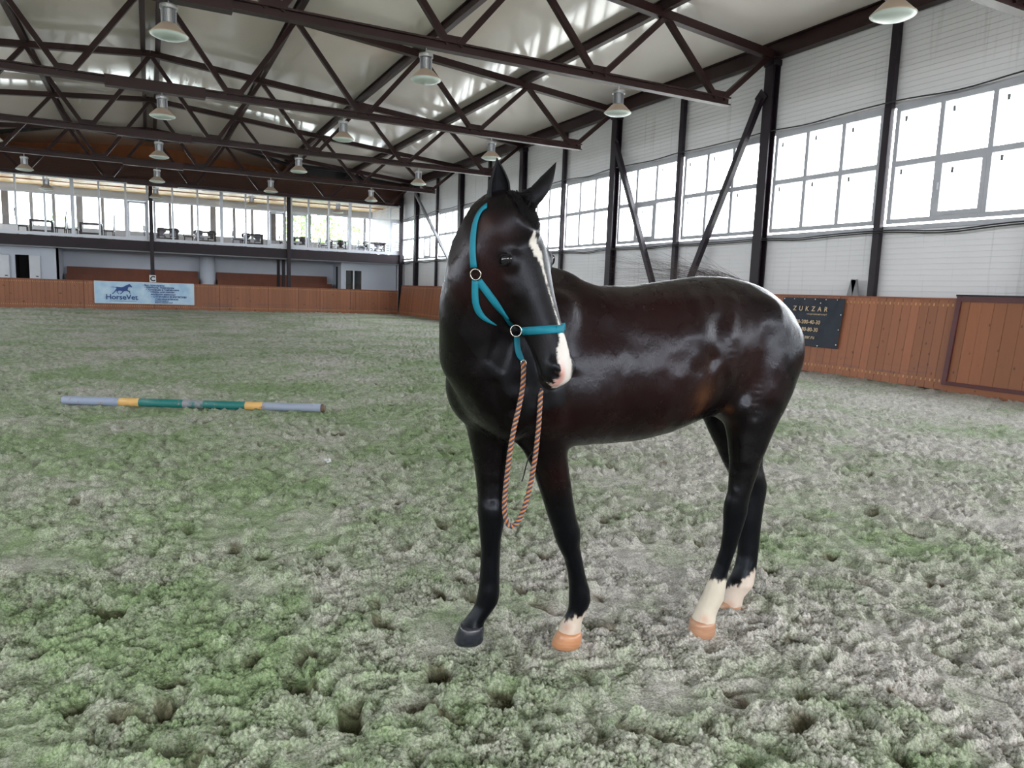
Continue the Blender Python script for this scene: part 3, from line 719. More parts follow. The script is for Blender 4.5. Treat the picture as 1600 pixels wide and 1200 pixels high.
for x, z1, nm in ((.155, 5.9, 'beneath the ridge, by the letter plate'), (6.46, 5.9, 'between the middle and right window runs'), (12.72, 6.3, 'in the right corner'), (-6.1, 5.9, 'left of the frame')):
    o = MB().ibeam((0, 0, 0), (0, 0, z1), .17, .2, side=(0, 1, 0)).build('gallery_column', MAT['steel_dark']); o.location = (min(x, 12.45), YF-.12, 0)
    tag(o, 'dark steel gallery front column '+nm, 'column', 'gallery front columns')
gz0, gz1 = 3.24, 5.87
GX = [[-12.0, -9.9, -7.95, -6.2][:0], [-6.0, -5.18, -4.1, -3.03, -1.98, -.89, .05], [.26, 1.09, 2.19, 3.27, 4.4, 5.47, 6.35], [6.57, 7.48, 8.53, 9.65, 10.73, 11.84, 12.55], [-12.0, -11.2, -10.1, -9.0, -8.0, -6.95, -6.22]]
for gi, xs in enumerate(GX):
    if not xs: continue
    WN[0] += 1
    r = struct(empty('window_%d' % WN[0], (0, YF, 0)))
    a, b = xs[0], xs[-1]
    m = MB().box((a, -.04, gz0), (b, .04, gz0+.13)).box((a, -.04, gz1-.07), (b, .04, gz1)).box((a, -.04, gz0+.1), (a+.09, .04, gz1-.05)).box((b-.09, -.04, gz0+.1), (b, .04, gz1-.05))
    m.build('frame', MAT['gframe'], r)
    for i, x in enumerate(xs[1:-1]):
        w_ = .075 if i == 2 else .04
        MB().box((x-w_, -.035, gz0+.1), (x+w_, .035, gz1-.05)).build('mullion', MAT['gframe'], r)
    MB().box((a+.05, -.037, 5.06), (b-.05, .037, 5.14)).build('transom', MAT['gframe'], r)
    for i in range(len(xs)-1):
        MB().box((xs[i]+.03, -.006, gz0+.1), (xs[i+1]-.03, .006, 5.08)).build('pane', MAT['glass'], r)
        MB().box((xs[i]+.03, -.006, 5.12), (xs[i+1]-.03, .006, gz1-.05)).build('pane', MAT['glass'], r)
    for i in ((5,) if gi != 3 else (0, 5)):
        x0, x1 = xs[i]+.06, xs[i+1]-.08; m = MB(); e = .08
        m.box((x0, -.05, gz0+.13), (x1, .045, gz0+.13+e)).box((x0, -.05, 4.95), (x1, .045, 5.05)).box((x0, -.05, gz0+.2), (x0+e, .045, 5)).box((x1-e, -.05, gz0+.2), (x1, .045, 5))
        m.build('opening_sash', MAT['gframe'], r)
# gallery back wall
bw = struct(empty('wall_gallery_back', (0, YW-.15, 0)))
MB().box((XG0, 0, 3.2), (XR+.1, .12, 4.0)).build('parapet', MAT['plaster'], bw)
MB().box((XG0, 0, 5.68), (XR+.1, .12, 6.1)).build('header', MAT['plaster'], bw)
for i, px in enumerate((9, 50, 85, 125, 161, 197, 236, 266, 300, 333, 366, 394, 427, 455, 484, 512, 545, 570, 600)):
    P0 = onY(px, 345, YW-.15); w_ = .15 if i in (0, 3, 9, 12, 18) else .075
    MB().box((P0[0]-w_, -.02, 3.95), (P0[0]+w_, .1, 5.72)).build('window_post', MAT['grey_ply'] if i in (0, 12) else MAT['frame'], bw)
for x in (-11.5, -10, -8.5, -7): MB().box((x-.1, -.02, 3.95), (x+.1, .1, 5.72)).build('window_post', MAT['frame'], bw)
MB().box((XG0, .04, 3.95), (XR, .05, 5.72)).build('pane', MAT['glass'], bw)
portal((XC, YW+.05, 4.85), (-PI/2, 0, 0), 24, 1.8)
# gallery right side return: pale slatted wall
m = MB(); z = 3.25
while z < 5.95: m.box((12.5, .3, z), (12.55, 5.9, z+.085)); z += .1
sw = struct(empty('wall_gallery_side', (0, YF, 0))); m.build('slat_cladding', MAT['siding'], sw)
# behind boards under the gallery
YU = 42.0
wu = struct(empty('wall_under_gallery', (0, YU, 0)))
MB().box((XG0, 0, 0), (XR, .12, 2.76)).build('plaster_face', MAT['plaster'], wu)
bl = tag(empty('tribune_bench', (0, YU, 0)), 'brown wooden spectator bench steps behind the far boards', 'bench')
def bxz(px): return float(onY(px, 430, YU-.1)[0])
MB().box((-3.6, -.25, 0), (bxz(309), -.05, 1.93)).build('back_panel', MAT['bench'], bl)
MB().box((bxz(338), -.25, 0), (bxz(510), -.05, 1.93)).build('back_panel', MAT['bench'], bl)
MB().box((-3.6, -.9, 0), (bxz(309), -.25, 1.56)).build('seat_step', MAT['bench'], bl)
MB().box((bxz(338), -.9, 0), (bxz(514), -.25, 1.52)).build('seat_step', MAT['bench'], bl)
x_ = (bxz(309)+bxz(338))/2
o = MB().tube([(0, 0, 0), (0, 0, 2.74)], .38, 20).build('round_pillar', MAT['plaster'], smooth=True); o.location = (x_, YU-.5, 0); tag(o, 'pale round pillar between the brown benches', 'pillar')
for px, yy in ((435, 40.6), (443, 40.2)):
    o = MB().beam((0, 0, 0), (0, 0, 2.75), .14, .14, side=(0, 1, 0)).build('gallery_prop', MAT['steel_dark']); o.location = (float(onY(px, 430, yy)[0]), yy, 0)
    tag(o, 'thin dark steel prop under the gallery, %s of a pair' % ('left' if px == 435 else 'right'), 'post')
# left booth
YBo = 39.84
lb = struct(empty('wall_booth_left', (0, YBo, 0)))
def bx(px): return float(onY(px, 415, YBo)[0])
zt_ = 2.34
m = MB().box((-9, 0, zt_), (bx(92), .1, 2.74)).box((bx(15), 0, 0), (bx(24), .1, zt_)).box((bx(46), 0, 0), (bx(92), .1, zt_)).box((-9, 0, 0), (bx(-2), .1, zt_)).box((bx(92)-.1, 0, 0), (bx(92), 2.2, 2.74))
m.build('plaster_face', MAT['plaster'], lb)
MB().box((-9, -.03, 2.72), (bx(93), .0, 2.77)).build('wood_trim', MAT['bench'], lb)
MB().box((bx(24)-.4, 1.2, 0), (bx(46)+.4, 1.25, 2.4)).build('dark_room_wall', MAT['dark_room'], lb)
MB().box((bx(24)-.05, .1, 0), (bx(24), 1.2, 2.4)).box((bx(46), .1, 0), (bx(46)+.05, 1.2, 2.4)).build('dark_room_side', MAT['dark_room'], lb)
for a, b, l in ((-2, 15, 'white door leaf at the left edge of the booth'), (46, 63, 'white door leaf folded open beside the dark booth doorway')):
    WN[0] += 0
    d = tag(empty('booth_door', (bx(a), YBo-.04, 0)), l, 'door'); ww = bx(b)-bx(a)
    MB().box((0, -.03, .05), (ww, .02, zt_-.02)).build('leaf', MAT['white'], d)
    MB().box((ww-.18, -.06, 1.36), (ww-.08, -.03, 1.4)).build('handle', MAT['black'], d)
# right booth
YBr = 40.0
rb = struct(empty('wall_booth_right', (0, YBr, 0)))
def br(px): return float(onY(px, 430, YBr)[0])
w0, w1 = br(539), br(566)
m = MB().box((br(533), 0, 0), (w0, .1, 2.74)).box((w1, 0, 0), (12.6, .1, 2.74)).box((w0, 0, 2.34), (w1, .1, 2.74)).box((w0, 0, 0), (w1, .1, .9)).box((br(533), .1, 0), (br(533)+.1, 2, 2.74))
m.build('plaster_face', MAT['plaster'], rb)
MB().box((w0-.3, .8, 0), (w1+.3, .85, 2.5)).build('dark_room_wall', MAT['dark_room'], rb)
bwn = struct(empty('window_%d' % (WN[0]+1), (0, YBr, 0)))
m = MB(); e = .045
m.box((w0, -.03, .9), (w0+e, .03, 2.34)).box((w1-e, -.03, .9), (w1, .03, 2.34)).box((w0, -.03, 2.3), (w1, .03, 2.34)).box(((w0+w1)/2-.04, -.03, .9), ((w0+w1)/2+.04, .03, 2.3)).box((w0, -.03, .9), (w1, .03, .95))
m.build('frame', MAT['white'], bwn)
for a, b in ((w0, (w0+w1)/2), ((w0+w1)/2, w1)): MB().box((a+.03, -.005, .93), (b-.03, .005, 2.3)).build('pane', MAT['glass'], bwn)
pl_ = tag(empty('potted_plant', ((w0+w1)/2+.0, YBr+.35, .9)), 'small dark plant behind the booth window', 'plant')
MB().lathe([(0, 0), (.1, 0), (.13, .22), (0, .22)], 12).build('pot', MAT['white'], pl_)
m = MB()
for i in range(26):
    a = random.uniform(0, 2*PI); l = random.uniform(.2, .45); q = random.uniform(.3, 1)
    m.beam((0, 0, .2), (math.cos(a)*l*q, math.sin(a)*l*q*.5, .2+l), .05, .006)
m.build('leaves', simple('dark_leaf', (.02, .03, .02), .6), pl_)

# gallery furniture
def make_table():
    r = empty('gallery_table')
    MB().box((-.46, -.38, .70), (.46, .38, .77)).build('tabletop', MAT['chair'], r)
    for sx_ in (-1, 1):
        MB().box((sx_*.42-.07, -.3, 0), (sx_*.42+.07, .3, .1)).box((sx_*.42-.055, -.12, .1), (sx_*.42+.055, .12, .7)).build('leg', MAT['chair'], r)
    MB().box((-.4, -.03, .25), (.4, .03, .33)).build('stretcher', MAT['chair'], r)
    return r
def make_chair(mat, tall):
    r = empty('gallery_chair'); h = 1.25 if tall else .88
    MB().box((-.22, -.22, .43), (.22, .22, .48)).build('seat', mat, r)
    m = MB()
    if tall: m.add([(-.2, .19, .48), (.2, .19, .48), (.17, .25, h), (-.17, .25, h), (-.2, .23, .48), (.2, .23, .48), (.17, .29, h), (-.17, .29, h)], [(0, 1, 2, 3), (4, 7, 6, 5), (0, 4, 5, 1), (1, 5, 6, 2), (2, 6, 7, 3), (3, 7, 4, 0)])
    else:
        pr = [(-.2, .62), (-.24, .74), (-.2, .84), (-.1, h), (.1, h), (.2, .84), (.24, .74), (.2, .62), (.1, .6), (.06, .48), (-.06, .48), (-.1, .6)]; n = len(pr)
        m.add([(x, .2, z) for x, z in pr]+[(x, .235, z) for x, z in pr], [tuple(range(n)), tuple(range(2*n-1, n-1, -1))]+[(i, (i+1) % n, n+(i+1) % n, n+i) for i in range(n)])
    m.build('backrest', mat, r)
    for a in (-1, 1):
        for b in (-1, 1): MB().beam((a*.19, b*.19, 0), (a*.18, b*.18, .44), .04, .04).build('leg', mat, r)
    return r
GZ = 3.2
tables = [(66, 40.1, 'first from the left, seen through the left windows'), (143, 40.1, 'second from the left, in the left windows'), (262, 40.6, 'just right of the ridge column'), (322, 40.8, 'in the centre windows'),
          (396, 40.6, 'in the right half of the centre windows'), (468, 40.8, 'at the left end of the right windows'), (528, 41.6, 'in front of the trees outside'), (588, 41.2, 'near the right end of the gallery')]
tb0 = make_table(); first = True
chairs_t = make_chair(MAT['chair'], True); chairs_g = make_chair(MAT['chair_grey'], False); chairs_d = make_chair(MAT['chair'], False); used = {}
def place_chair(src, x, y, rz, lab):
    if src.name not in used: used[src.name] = 1; o = src; o.location = (x, y, GZ); o.rotation_euler.z = rz
    else: o = copy_tree(src, (x, y, GZ), rz)
    tag(o, lab, 'chair', 'chairs in the gallery')
for i, (px, yy, lab) in enumerate(tables):
    x = float(onY(px, 365, yy)[0])
    if first: o = tb0; o.location = (x, yy, GZ); first = False
    else: o = copy_tree(tb0, (x, yy, GZ))
    tag(o, 'dark gallery table, '+lab, 'table', 'tables in the gallery')
    src = chairs_t if i < 2 else None
    for q, (dx, dy, rz) in enumerate(((-.83, 0, PI/2), (.83, 0, -PI/2), (-.3, .65, 0), (.32, .66, 0))):
        if (i < 2 and q > 1) or (i >= 2 and q == 1): continue
        s_ = chairs_t if i < 2 else (chairs_d if (i+q) % 3 == 0 or i == 5 else chairs_g)
        kind = 'tall-backed dark chair' if s_ is chairs_t else ('dark low-backed chair' if s_ is chairs_d else 'grey low-backed chair')
        place_chair(s_, x+dx*(.9 if i < 2 else 1), yy+dy+(.55 if (i, q) == (1, 0) else 0), rz+random.uniform(-.2, .2), '%s, %s the table %s' % (kind, ('left of', 'right of', 'back left of', 'back right of')[q], lab.split(',')[0]))

# trees outside beyond the gallery
def tree(x, y, z0, h, r_, lab, nleaf):
    t_ = tag(empty('leafy_tree', (x, y, -.5)), lab, 'tree', 'trees outside the gallery windows')
    MB().tube([(0, 0, 0), (.1, 0, h*.3), (0, .1, h*.6), (.1, 0, h*.9)], [.18, .14, .1, .03], 8).build('trunk', simple('bark', (.12, .09, .06), .9), t_)
    m = MB()
    for i in range(nleaf):
        a = random.uniform(0, 2*PI); ph = random.uniform(-1, 1); rr = r_*random.uniform(.35, 1)*(1+.3*math.sin(a*3+ph*4)); q = math.sqrt(1-ph*ph)
        c = np.array([math.cos(a)*q*rr, math.sin(a)*q*rr, h*.68+ph*h*.34]); s_ = random.uniform(.1, .2)
        d1 = RNG.normal(size=3); d1 /= np.linalg.norm(d1); d2 = np.cross(d1, RNG.normal(size=3)); d2 /= np.linalg.norm(d2)
        m.add([c-d1*s_, c-d2*s_*.5, c+d1*s_, c+d2*s_*.5], [(0, 1, 2, 3)])
    lf = m.build('foliage', MATLEAF, t_); lf['kind'] = 'stuff'
MATLEAF = simple('green_leaf', (.20, .42, .10), .6)
for px, lab, yy in ((470, 'light green tree outside, behind the left part of the right gallery windows', 56), (515, 'dense green tree outside, at the middle of the right gallery windows', 63), (552, 'light green tree outside, right of the dense one', 70), (92, 'small green tree outside, low behind the left gallery windows', 75)):
    P0 = onY(px, 360, yy); tree(P0[0], yy, 0, 7.5 if px > 100 else 7.0, 1.9, lab, 1500 if px > 100 else 500)

# ------------------------------------------------------------------ pole and litter on the sand
Pa, Pb = onZ(98, 625, .05), onZ(508, 638, .05); d = Pb-Pa; Lp = np.linalg.norm(d); d /= Lp
def fr_(px, y): return float(np.dot(onZ(px, y, .05)-Pa, d)/Lp)
st = [0, fr_(190, 627), fr_(218, 629), fr_(284, 632), fr_(316, 633), fr_(384, 634), fr_(411, 635), .985, 1]
cols = [(.30, .36, .50), (.72, .44, .15), (.012, .17, .16), (.25, .26, .29), (.012, .17, .16), (.72, .44, .15), (.30, .35, .46), (.13, .085, .06)]
pr = tag(empty('ground_pole', tuple(Pa)), 'blue, yellow and green striped jump pole lying on the sand', 'pole')
pr.rotation_euler = Vector(d).to_track_quat('X', 'Z').to_euler()
for i, c in enumerate(cols):
    t = NT('pole_paint_%d' % i); nn = t.noise(t.pos((1, 1, 1), True), 14, 5, .7)
    wearf = t.ramp(nn, [(.60 if i != 3 else .5, 0), (.66, 1)])
    c2 = (.3, .22, .16) if i != 3 else (.03, .15, .15)
    mt = t.set(t.mix(wearf, t.mix(t.noise(t.pos(), 6, 3), tuple(q*.85 for q in c), c), c2), .5)
    x0, x1 = st[i]*Lp, st[i+1]*Lp; R0 = .047
    m = MB()
    ringsL = [[(x, rr*math.cos(2*PI*k/20), rr*math.sin(2*PI*k/20)) for k in range(20)] for x, rr in (((x0, R0*.8), (x0+.012, R0)) if i == 0 else ((x0, R0),))+(((x1-.01, R0), (x1, R0*.75)) if i == 7 else ((x1, R0),))]
    m.rings([np.array(r__) for r__ in ringsL]); ob = m.build('painted_band', mt, pr, True)
    for pl in ob.data.polygons: pl.use_smooth = len(pl.vertices) == 4
    ob['label'] = ['lilac blue end band', 'yellow band', 'green band', 'worn grey middle band', 'green band', 'yellow band', 'lilac blue end band', 'chipped bare end'][i]
pp = onZ(511, 722, .02); m = MB()
for i in range(9):
    a = i*.7; m.add([(0, 0, .004*i), (.035*math.cos(a), .035*math.sin(a), .012+.005*(i % 3)), (.03*math.cos(a+.8), .03*math.sin(a+.8), .035-.004*(i % 4)), (.01, .01, .03)], [(0, 1, 2, 3)])
o = m.build('paper_scrap', MAT['paper']); o.location = (pp[0], pp[1], float(ground(np.array([pp[0]]), np.array([pp[1]]))[0])+.005); tag(o, 'crumpled white paper scrap on the sand', 'litter')
exec_horse = True
#HORSE#
# ------------------------------------------------------------------ horse
TH = math.radians(24)
BX = _rt*math.cos(TH)+FH*math.sin(TH)            # toward the rump
BL = _rt*math.sin(TH)-FH*math.cos(TH)            # toward the horse's left (our side)
def onMid(x, y, off=0.0):                        # point on the body's middle plane
    d = ray(x, y); return CAM+d*((-2.45+off)/d.dot(BL))
body = MB()
def ellring(c, e1, r1, e2, r2, n=28, p=2.0, low=0.):
    c = np.array(c, float); out = []
    for k in range(n):
        a = 2*PI*k/n; ca, sa = math.cos(a), math.sin(a)
        q = (abs(ca)**p+abs(sa)**p)**(-1/p)
        w1 = 1-low*sa
        out.append(c+e1*r1*ca*q*w1+e2*r2*sa*q)
    return np.array(out)
ZU = np.array([0, 0, 1.])
torso = [(726, 575, 630, .09), (738, 545, 655, .155), (760, 505, 672, .20), (795, 470, 684, .225), (830, 445, 692, .235), (860, 431, 695, .24),
         (885, 430, 694, .25), (930, 445, 691, .27), (985, 446, 687, .285), (1040, 438, 674, .285), (1090, 430, 652, .27), (1130, 431, 640, .255),
         (1170, 441, 632, .245), (1203, 463, 615, .20), (1222, 490, 590, .145), (1232, 520, 565, .08)]
rs = []
for x, yt, yb, hw in torso:
    T_ = onMid(x, yt); B_ = onMid(x, yb); B_[0:2] = T_[0:2]
    c = (T_+B_)/2; lowf = .22 if x < 1000 and x > 780 else (.05)
    rs.append(ellring(c, BL, hw, ZU, (T_[2]-B_[2])/2, low=(.30 if 820 < x < 910 else .06), p=2.15))
body.rings(rs)
def limb(sections, n=22):
    rs = []
    for y, xl, xr, v, dr in sections:
        c = at((xl+xr)/2, y, v); r_ = ((xr-xl)/2+1.5)*v/F
        rs.append(ellring(c, _rt, r_, FH, r_*dr, n))
    body.rings(rs)
# fore legs: A = right fore (image left), B = left fore
limb([(560, 725, 800, 2.78, 1.1), (600, 715, 812, 2.78, 1.1), (640, 716, 806, 2.79, 1.1), (668, 729, 806, 2.79, 1.1), (690, 733, 803, 2.79, 1.1), (717, 739, 797, 2.78, 1.1), (750, 744.5, 790, 2.77, 1.1), (775, 747, 787.5, 2.76, 1.1),
      (789, 747, 788, 2.75, 1.15), (800, 747, 788.5, 2.75, 1.15), (812, 748, 788, 2.75, 1.1), (823, 749, 786, 2.75, 1.1), (841, 751, 782.5, 2.75, 1.1), (862, 752, 781, 2.76, 1.2), (885, 751, 780, 2.76, 1.25), (905, 750, 780, 2.76, 1.2),
      (920, 748, 780, 2.755, 1.15), (930, 746, 780, 2.755, 1.1), (942, 743, 777, 2.75, 1.0), (950, 740, 771.5, 2.745, 1.), (960, 733, 764, 2.74, 1.), (970, 725, 757, 2.735, 1.0), (978, 719, 755, 2.73, 1.05), (988, 718, 752, 2.73, 1.)])
limb([(520, 825, 893, 2.66, 1.), (570, 812, 896, 2.64, 1.), (610, 808, 892, 2.64, 1.), (640, 808, 889, 2.64, 1.0), (670, 805, 887, 2.645, 1.0), (692, 807, 885, 2.65, 1.0), (705, 817, 886, 2.66, 1.0), (727, 828, 889, 2.67, 1.05), (745, 836, 891, 2.68, 1.05), (780, 848, 895, 2.70, 1.05),
      (800, 854, 898.5, 2.71, 1.1), (815, 859, 902, 2.715, 1.1), (826, 863, 906, 2.72, 1.1), (840, 867, 906.5, 2.72, 1.05), (853, 872, 905, 2.725, 1.1), (872, 882, 909, 2.73, 1.25), (893, 887, 913, 2.735, 1.25), (908, 889, 917, 2.74, 1.2),
      (921, 889.5, 921, 2.74, 1.1), (937, 889, 922.5, 2.74, 1.05), (948, 889, 918.5, 2.735, 1.0), (958, 886, 913.5, 2.73, 1.), (968, 880, 909, 2.73, 1.), (977, 874.5, 908, 2.725, 1.05), (990, 870, 907, 2.72, 1.)])
# near hind (left) and far hind (right)
limb([(455, 1130, 1195, 3.04, .6), (485, 1122, 1236, 3.0, .6), (520, 1116, 1257, 2.99, .62), (550, 1114, 1258, 2.975, .64), (580, 1114, 1250, 2.965, .66), (610, 1119, 1238, 2.95, .68), (635, 1127, 1227, 2.935, .7), (660, 1132, 1214, 2.92, .72), (690, 1137, 1201, 2.91, .8), (720, 1139, 1190, 2.90, .85), (748, 1139.5, 1179, 2.895, .9),
      (770, 1138, 1171.5, 2.89, 1.0), (785, 1133, 1168, 2.89, .95), (800, 1131, 1166.5, 2.89, .9), (815, 1131, 1162, 2.89, .9), (834, 1130, 1156, 2.89, .95), (856, 1127, 1149, 2.895, 1.05), (880, 1119.5, 1140.5, 2.90, 1.1), (897, 1113, 1135, 2.90, 1.1),
      (910, 1107, 1133.5, 2.90, 1.05), (922, 1102, 1132, 2.90, 1.0), (935, 1096, 1130, 2.90, .95), (947, 1090, 1123, 2.90, .95), (958, 1085, 1118, 2.90, 1.), (968, 1081, 1117, 2.90, 1.), (982, 1079, 1116, 2.90, 1.)])
limb([(500, 1105, 1225, 3.42, .5), (560, 1090, 1225, 3.38, .5), (600, 1085, 1212, 3.33, .52), (640, 1091, 1203, 3.30, .6), (670, 1104, 1198, 3.28, .65), (700, 1119, 1193, 3.27, .7), (725, 1131, 1190, 3.26, .75), (742, 1140, 1194, 3.255, .8), (756, 1146, 1197.5, 3.25, .7),
      (770, 1149, 1196, 3.25, .7), (790, 1151, 1192, 3.245, .75), (812, 1152, 1189, 3.24, .8), (840, 1154, 1186, 3.235, .85), (865, 1153, 1183.5, 3.23, .9), (885, 1149, 1181, 3.22, .9), (900, 1143, 1178, 3.21, .9), (910, 1137, 1177.5, 3.20, .9),
      (920, 1134, 1170, 3.20, .9), (930, 1131, 1161, 3.19, 1.), (939, 1127, 1159, 3.19, 1.05), (948, 1124, 1157, 3.19, 1.)])
# stifle fold / flank, shoulder and chest masses
def blob(c, axes, n=14):
    """axes: three vectors (already scaled)"""
    c = np.array(c, float); rs = []
    for i in range(1, n):
        ph = PI*i/n-PI/2
        rs.append(np.array([c+axes[2]*math.sin(ph)+(axes[0]*math.cos(2*PI*k/20)+axes[1]*math.sin(2*PI*k/20))*math.cos(ph) for k in range(20)]))
    body.rings(rs)
def ub(px, py, v, a, b, c3, roll=0.):           # blob at a pixel: radii along right, depth, up; roll tilts in the view plane
    R1 = _rt*math.cos(roll)+ZU*math.sin(roll); U1 = -_rt*math.sin(roll)+ZU*math.cos(roll)
    blob(at(px, py, v), [R1*a, FH*b, U1*c3])
ub(1128, 600, 2.97, .10, .10, .17, .35)          # flank to stifle
ub(1152, 632, 2.90, .075, .075, .09)             # stifle
ub(1180, 508, 3.0, .15, .15, .14, -.5)           # buttock
ub(1120, 470, 3.02, .12, .12, .10, .1)           # hip
ub(850, 560, 2.62, .125, .12, .26, -.25)         # near shoulder
ub(850, 650, 2.63, .10, .09, .12)                # upper arm near
ub(742, 608, 2.74, .115, .12, .155, .25)         # breast, far side
ub(790, 620, 2.64, .13, .10, .13)                # breast, near side
ub(762, 640, 2.77, .10, .11, .11)
ub(866, 452, 2.76, .14, .07, .085, -.2)          # withers
# neck
nk = [((.20, 2.80, 1.47), (-.02, 2.60, .86), .20), ((.10, 2.77, 1.53), (-.145, 2.55, .98), .185), ((-.0, 2.74, 1.58), (-.20, 2.47, 1.12), .16), ((-.075, 2.70, 1.635), (-.165, 2.41, 1.26), .135),
      ((-.118, 2.64, 1.685), (-.105, 2.37, 1.38), .124), ((-.115, 2.565, 1.73), (-.04, 2.35, 1.48), .113), ((-.08, 2.49, 1.755), (.015, 2.34, 1.56), .10), ((-.01, 2.43, 1.76), (.05, 2.33, 1.62), .07)]
rs = []; cs = [(np.array(W(*a))+np.array(W(*b)))/2 for a, b, _ in nk]
for i, (a, b, hw) in enumerate(nk):
    K = np.array(W(*a))-np.array(W(*b)); rl = np.linalg.norm(K)/2; K /= 2*rl
    tg = cs[min(i+1, len(cs)-1)]-cs[max(i-1, 0)]; sd = np.cross(K, tg); sd /= np.linalg.norm(sd)
    rs.append(ellring(cs[i], sd, hw, K, rl, p=2.1, low=.18))
body.rings(rs)
# head
HO = np.array(at(808, 302, 2.42)); HM = np.array(at(903, 590, 2.27))
HL = HM-HO; HLEN = np.linalg.norm(HL); HL /= HLEN
n0 = _rt*math.sin(math.radians(48))-FH*math.cos(math.radians(48)); HN = n0-HL*n0.dot(HL); HN /= np.linalg.norm(HN)
HS = np.cross(HL, HN); HS = HS if HS.dot(-_rt) > 0 else -HS   # toward the side we see (image left)
def hp(t, n_, s_): return HO+HL*(t*HLEN)+HN*n_+HS*s_
hd = [  # t, front n, jaw n, half width front, bottom narrowing
    (-.03, -.055, -.14, .045, 0), (.0, -.02, -.185, .065, .05), (.07, .0, -.215, .082, .05), (.15, .008, -.238, .094, .05), (.24, .012, -.266, .103, .08), (.32, .010, -.284, .106, .12), (.40, .004, -.284, .099, .15),
    (.48, -.002, -.256, .087, .15), (.55, -.006, -.205, .073, .12), (.62, -.008, -.172, .064, .1), (.70, -.010, -.148, .057, .05), (.78, -.010, -.136, .053, 0), (.85, -.012, -.132, .054, -.02), (.91, -.018, -.132, .056, -.03),
    (.955, -.028, -.130, .053, -.02), (.985, -.042, -.118, .043, 0), (1.005, -.062, -.098, .022, 0)]
rs = []
for t_, nf, nb, hw, low in hd:
    rs.append(ellring(hp(t_, (nf+nb)/2, 0), HS, hw, HN, (nf-nb)/2, n=32, p=2.35, low=-low*1.0))
body.rings(rs)
blob(hp(.335, -.045, .088), [HL*.046, HN*.036, HS*.023]); blob(hp(.335, -.045, -.088), [HL*.046, HN*.036, HS*.023])     # orbits
blob(hp(.33, -.19, .060), [HL*.105, HN*.085, HS*.045]); blob(hp(.33, -.19, -.060), [HL*.105, HN*.085, HS*.045])        # cheeks
blob(hp(.94, -.115, 0), [HL*.05, HN*.035, HS*.036])                                                                     # chin
blob(hp(.92, -.055, .038), [HL*.045, HN*.035, HS*.022]); blob(hp(.92, -.055, -.038), [HL*.045, HN*.035, HS*.022])       # nostril rims
# fuse and smooth
src = body.build('horse_raw')
md = src.modifiers.new('r', 'REMESH'); md.mode = 'VOXEL'; md.voxel_size = .0075; md.use_smooth_shade = True
dg = bpy.context.evaluated_depsgraph_get(); me = bpy.data.meshes.new_from_object(src.evaluated_get(dg)); bpy.data.objects.remove(src)
me.name = 'body'
nv = len(me.vertices); V = np.empty(nv*3); me.vertices.foreach_get('co', V); V = V.reshape(-1, 3)
ne = len(me.edges); E_ = np.empty(ne*2, int); me.edges.foreach_get('vertices', E_); E_ = E_.reshape(-1, 2)
deg = np.bincount(E_.ravel(), minlength=nv).astype(float)
def smooth_pass(V, wt, it):
    for _ in range(it):
        A = np.stack([np.bincount(E_[:, 0], V[E_[:, 1], k], nv)+np.bincount(E_[:, 1], V[E_[:, 0], k], nv) for k in range(3)], 1)/deg[:, None]
        V = V+(A-V)*wt[:, None]
    return V
Hc = (V-HO); ht_ = Hc.dot(HL)/HLEN; hn_ = Hc.dot(HN); hs_2 = Hc.dot(HS)
inhead = (ht_ > .05) & (ht_ < 1.06) & (np.abs(hn_+.12) < .2) & (np.abs(hs_2) < .16)
legz = smoothstep(.60, .75, V[:, 2])
wt = np.where(inhead, .42,   .12+.45*legz)
V = smooth_pass(V, np.clip(wt, 0, .6), 12)
V = smooth_pass(V, np.where((~inhead) & (V[:, 2] > .72), .6, 0), 26)
V = smooth_pass(V, np.where(V.dot(_rt) > .62, .6, 0)*smoothstep(1.0, 1.1, V[:, 2]), 40)
def hcoords(V): Hc = V-HO; return Hc.dot(HL)/HLEN, Hc.dot(HN), Hc.dot(HS)
def push(V, c, rad, vec, sel=None):
    d2 = ((V-c)**2).sum(1)/rad**2; g = np.exp(-d2)
    if sel is not None: g = g*sel
    return V+g[:, None]*vec
ht_, hn_, hs_2 = hcoords(V); hm = ((ht_ > .1) & (ht_ < 1.1) & (np.abs(hs_2) < .14) & (np.abs(hn_+.12) < .19)).astype(float)
for sg in (1, -1):
    V = push(V, hp(.955, -.048, sg*.043), .0155, -HS*sg*.026-HN*.004, hm)           # nostril cavity
    V = push(V, hp(.90, -.040, sg*.046), .020, HS*sg*.005, hm)
    V = push(V, hp(.50, -.075, sg*.08), .022, HS*sg*.007, hm); V = push(V, hp(.44, -.07, sg*.085), .022, HS*sg*.007, hm)   # facial crest
    V = push(V, hp(.60, -.09, sg*.07), .04, -HS*sg*.008, hm)                        # hollow behind the nose
    #V = push(V, hp(.22, -.03, sg*.085), .026, -HS*sg*.005, hm)                      # hollow above the eye
    V = push(V, hp(.30, -.045, sg*.105), .018, HS*sg*.006, hm)
    V = push(V, hp(.335, -.045, sg*.115), .0145, -HS*sg*.014, hm)                   # eye socket
for q in np.linspace(0, 1, 14):                                                      # mouth line
    for sg in (1, -1): V = push(V, hp(.83+.15*q, -.108+.012*q, sg*(.050-.02*q*q)), .008, -HS*sg*.005-HL*.002*q, hm)
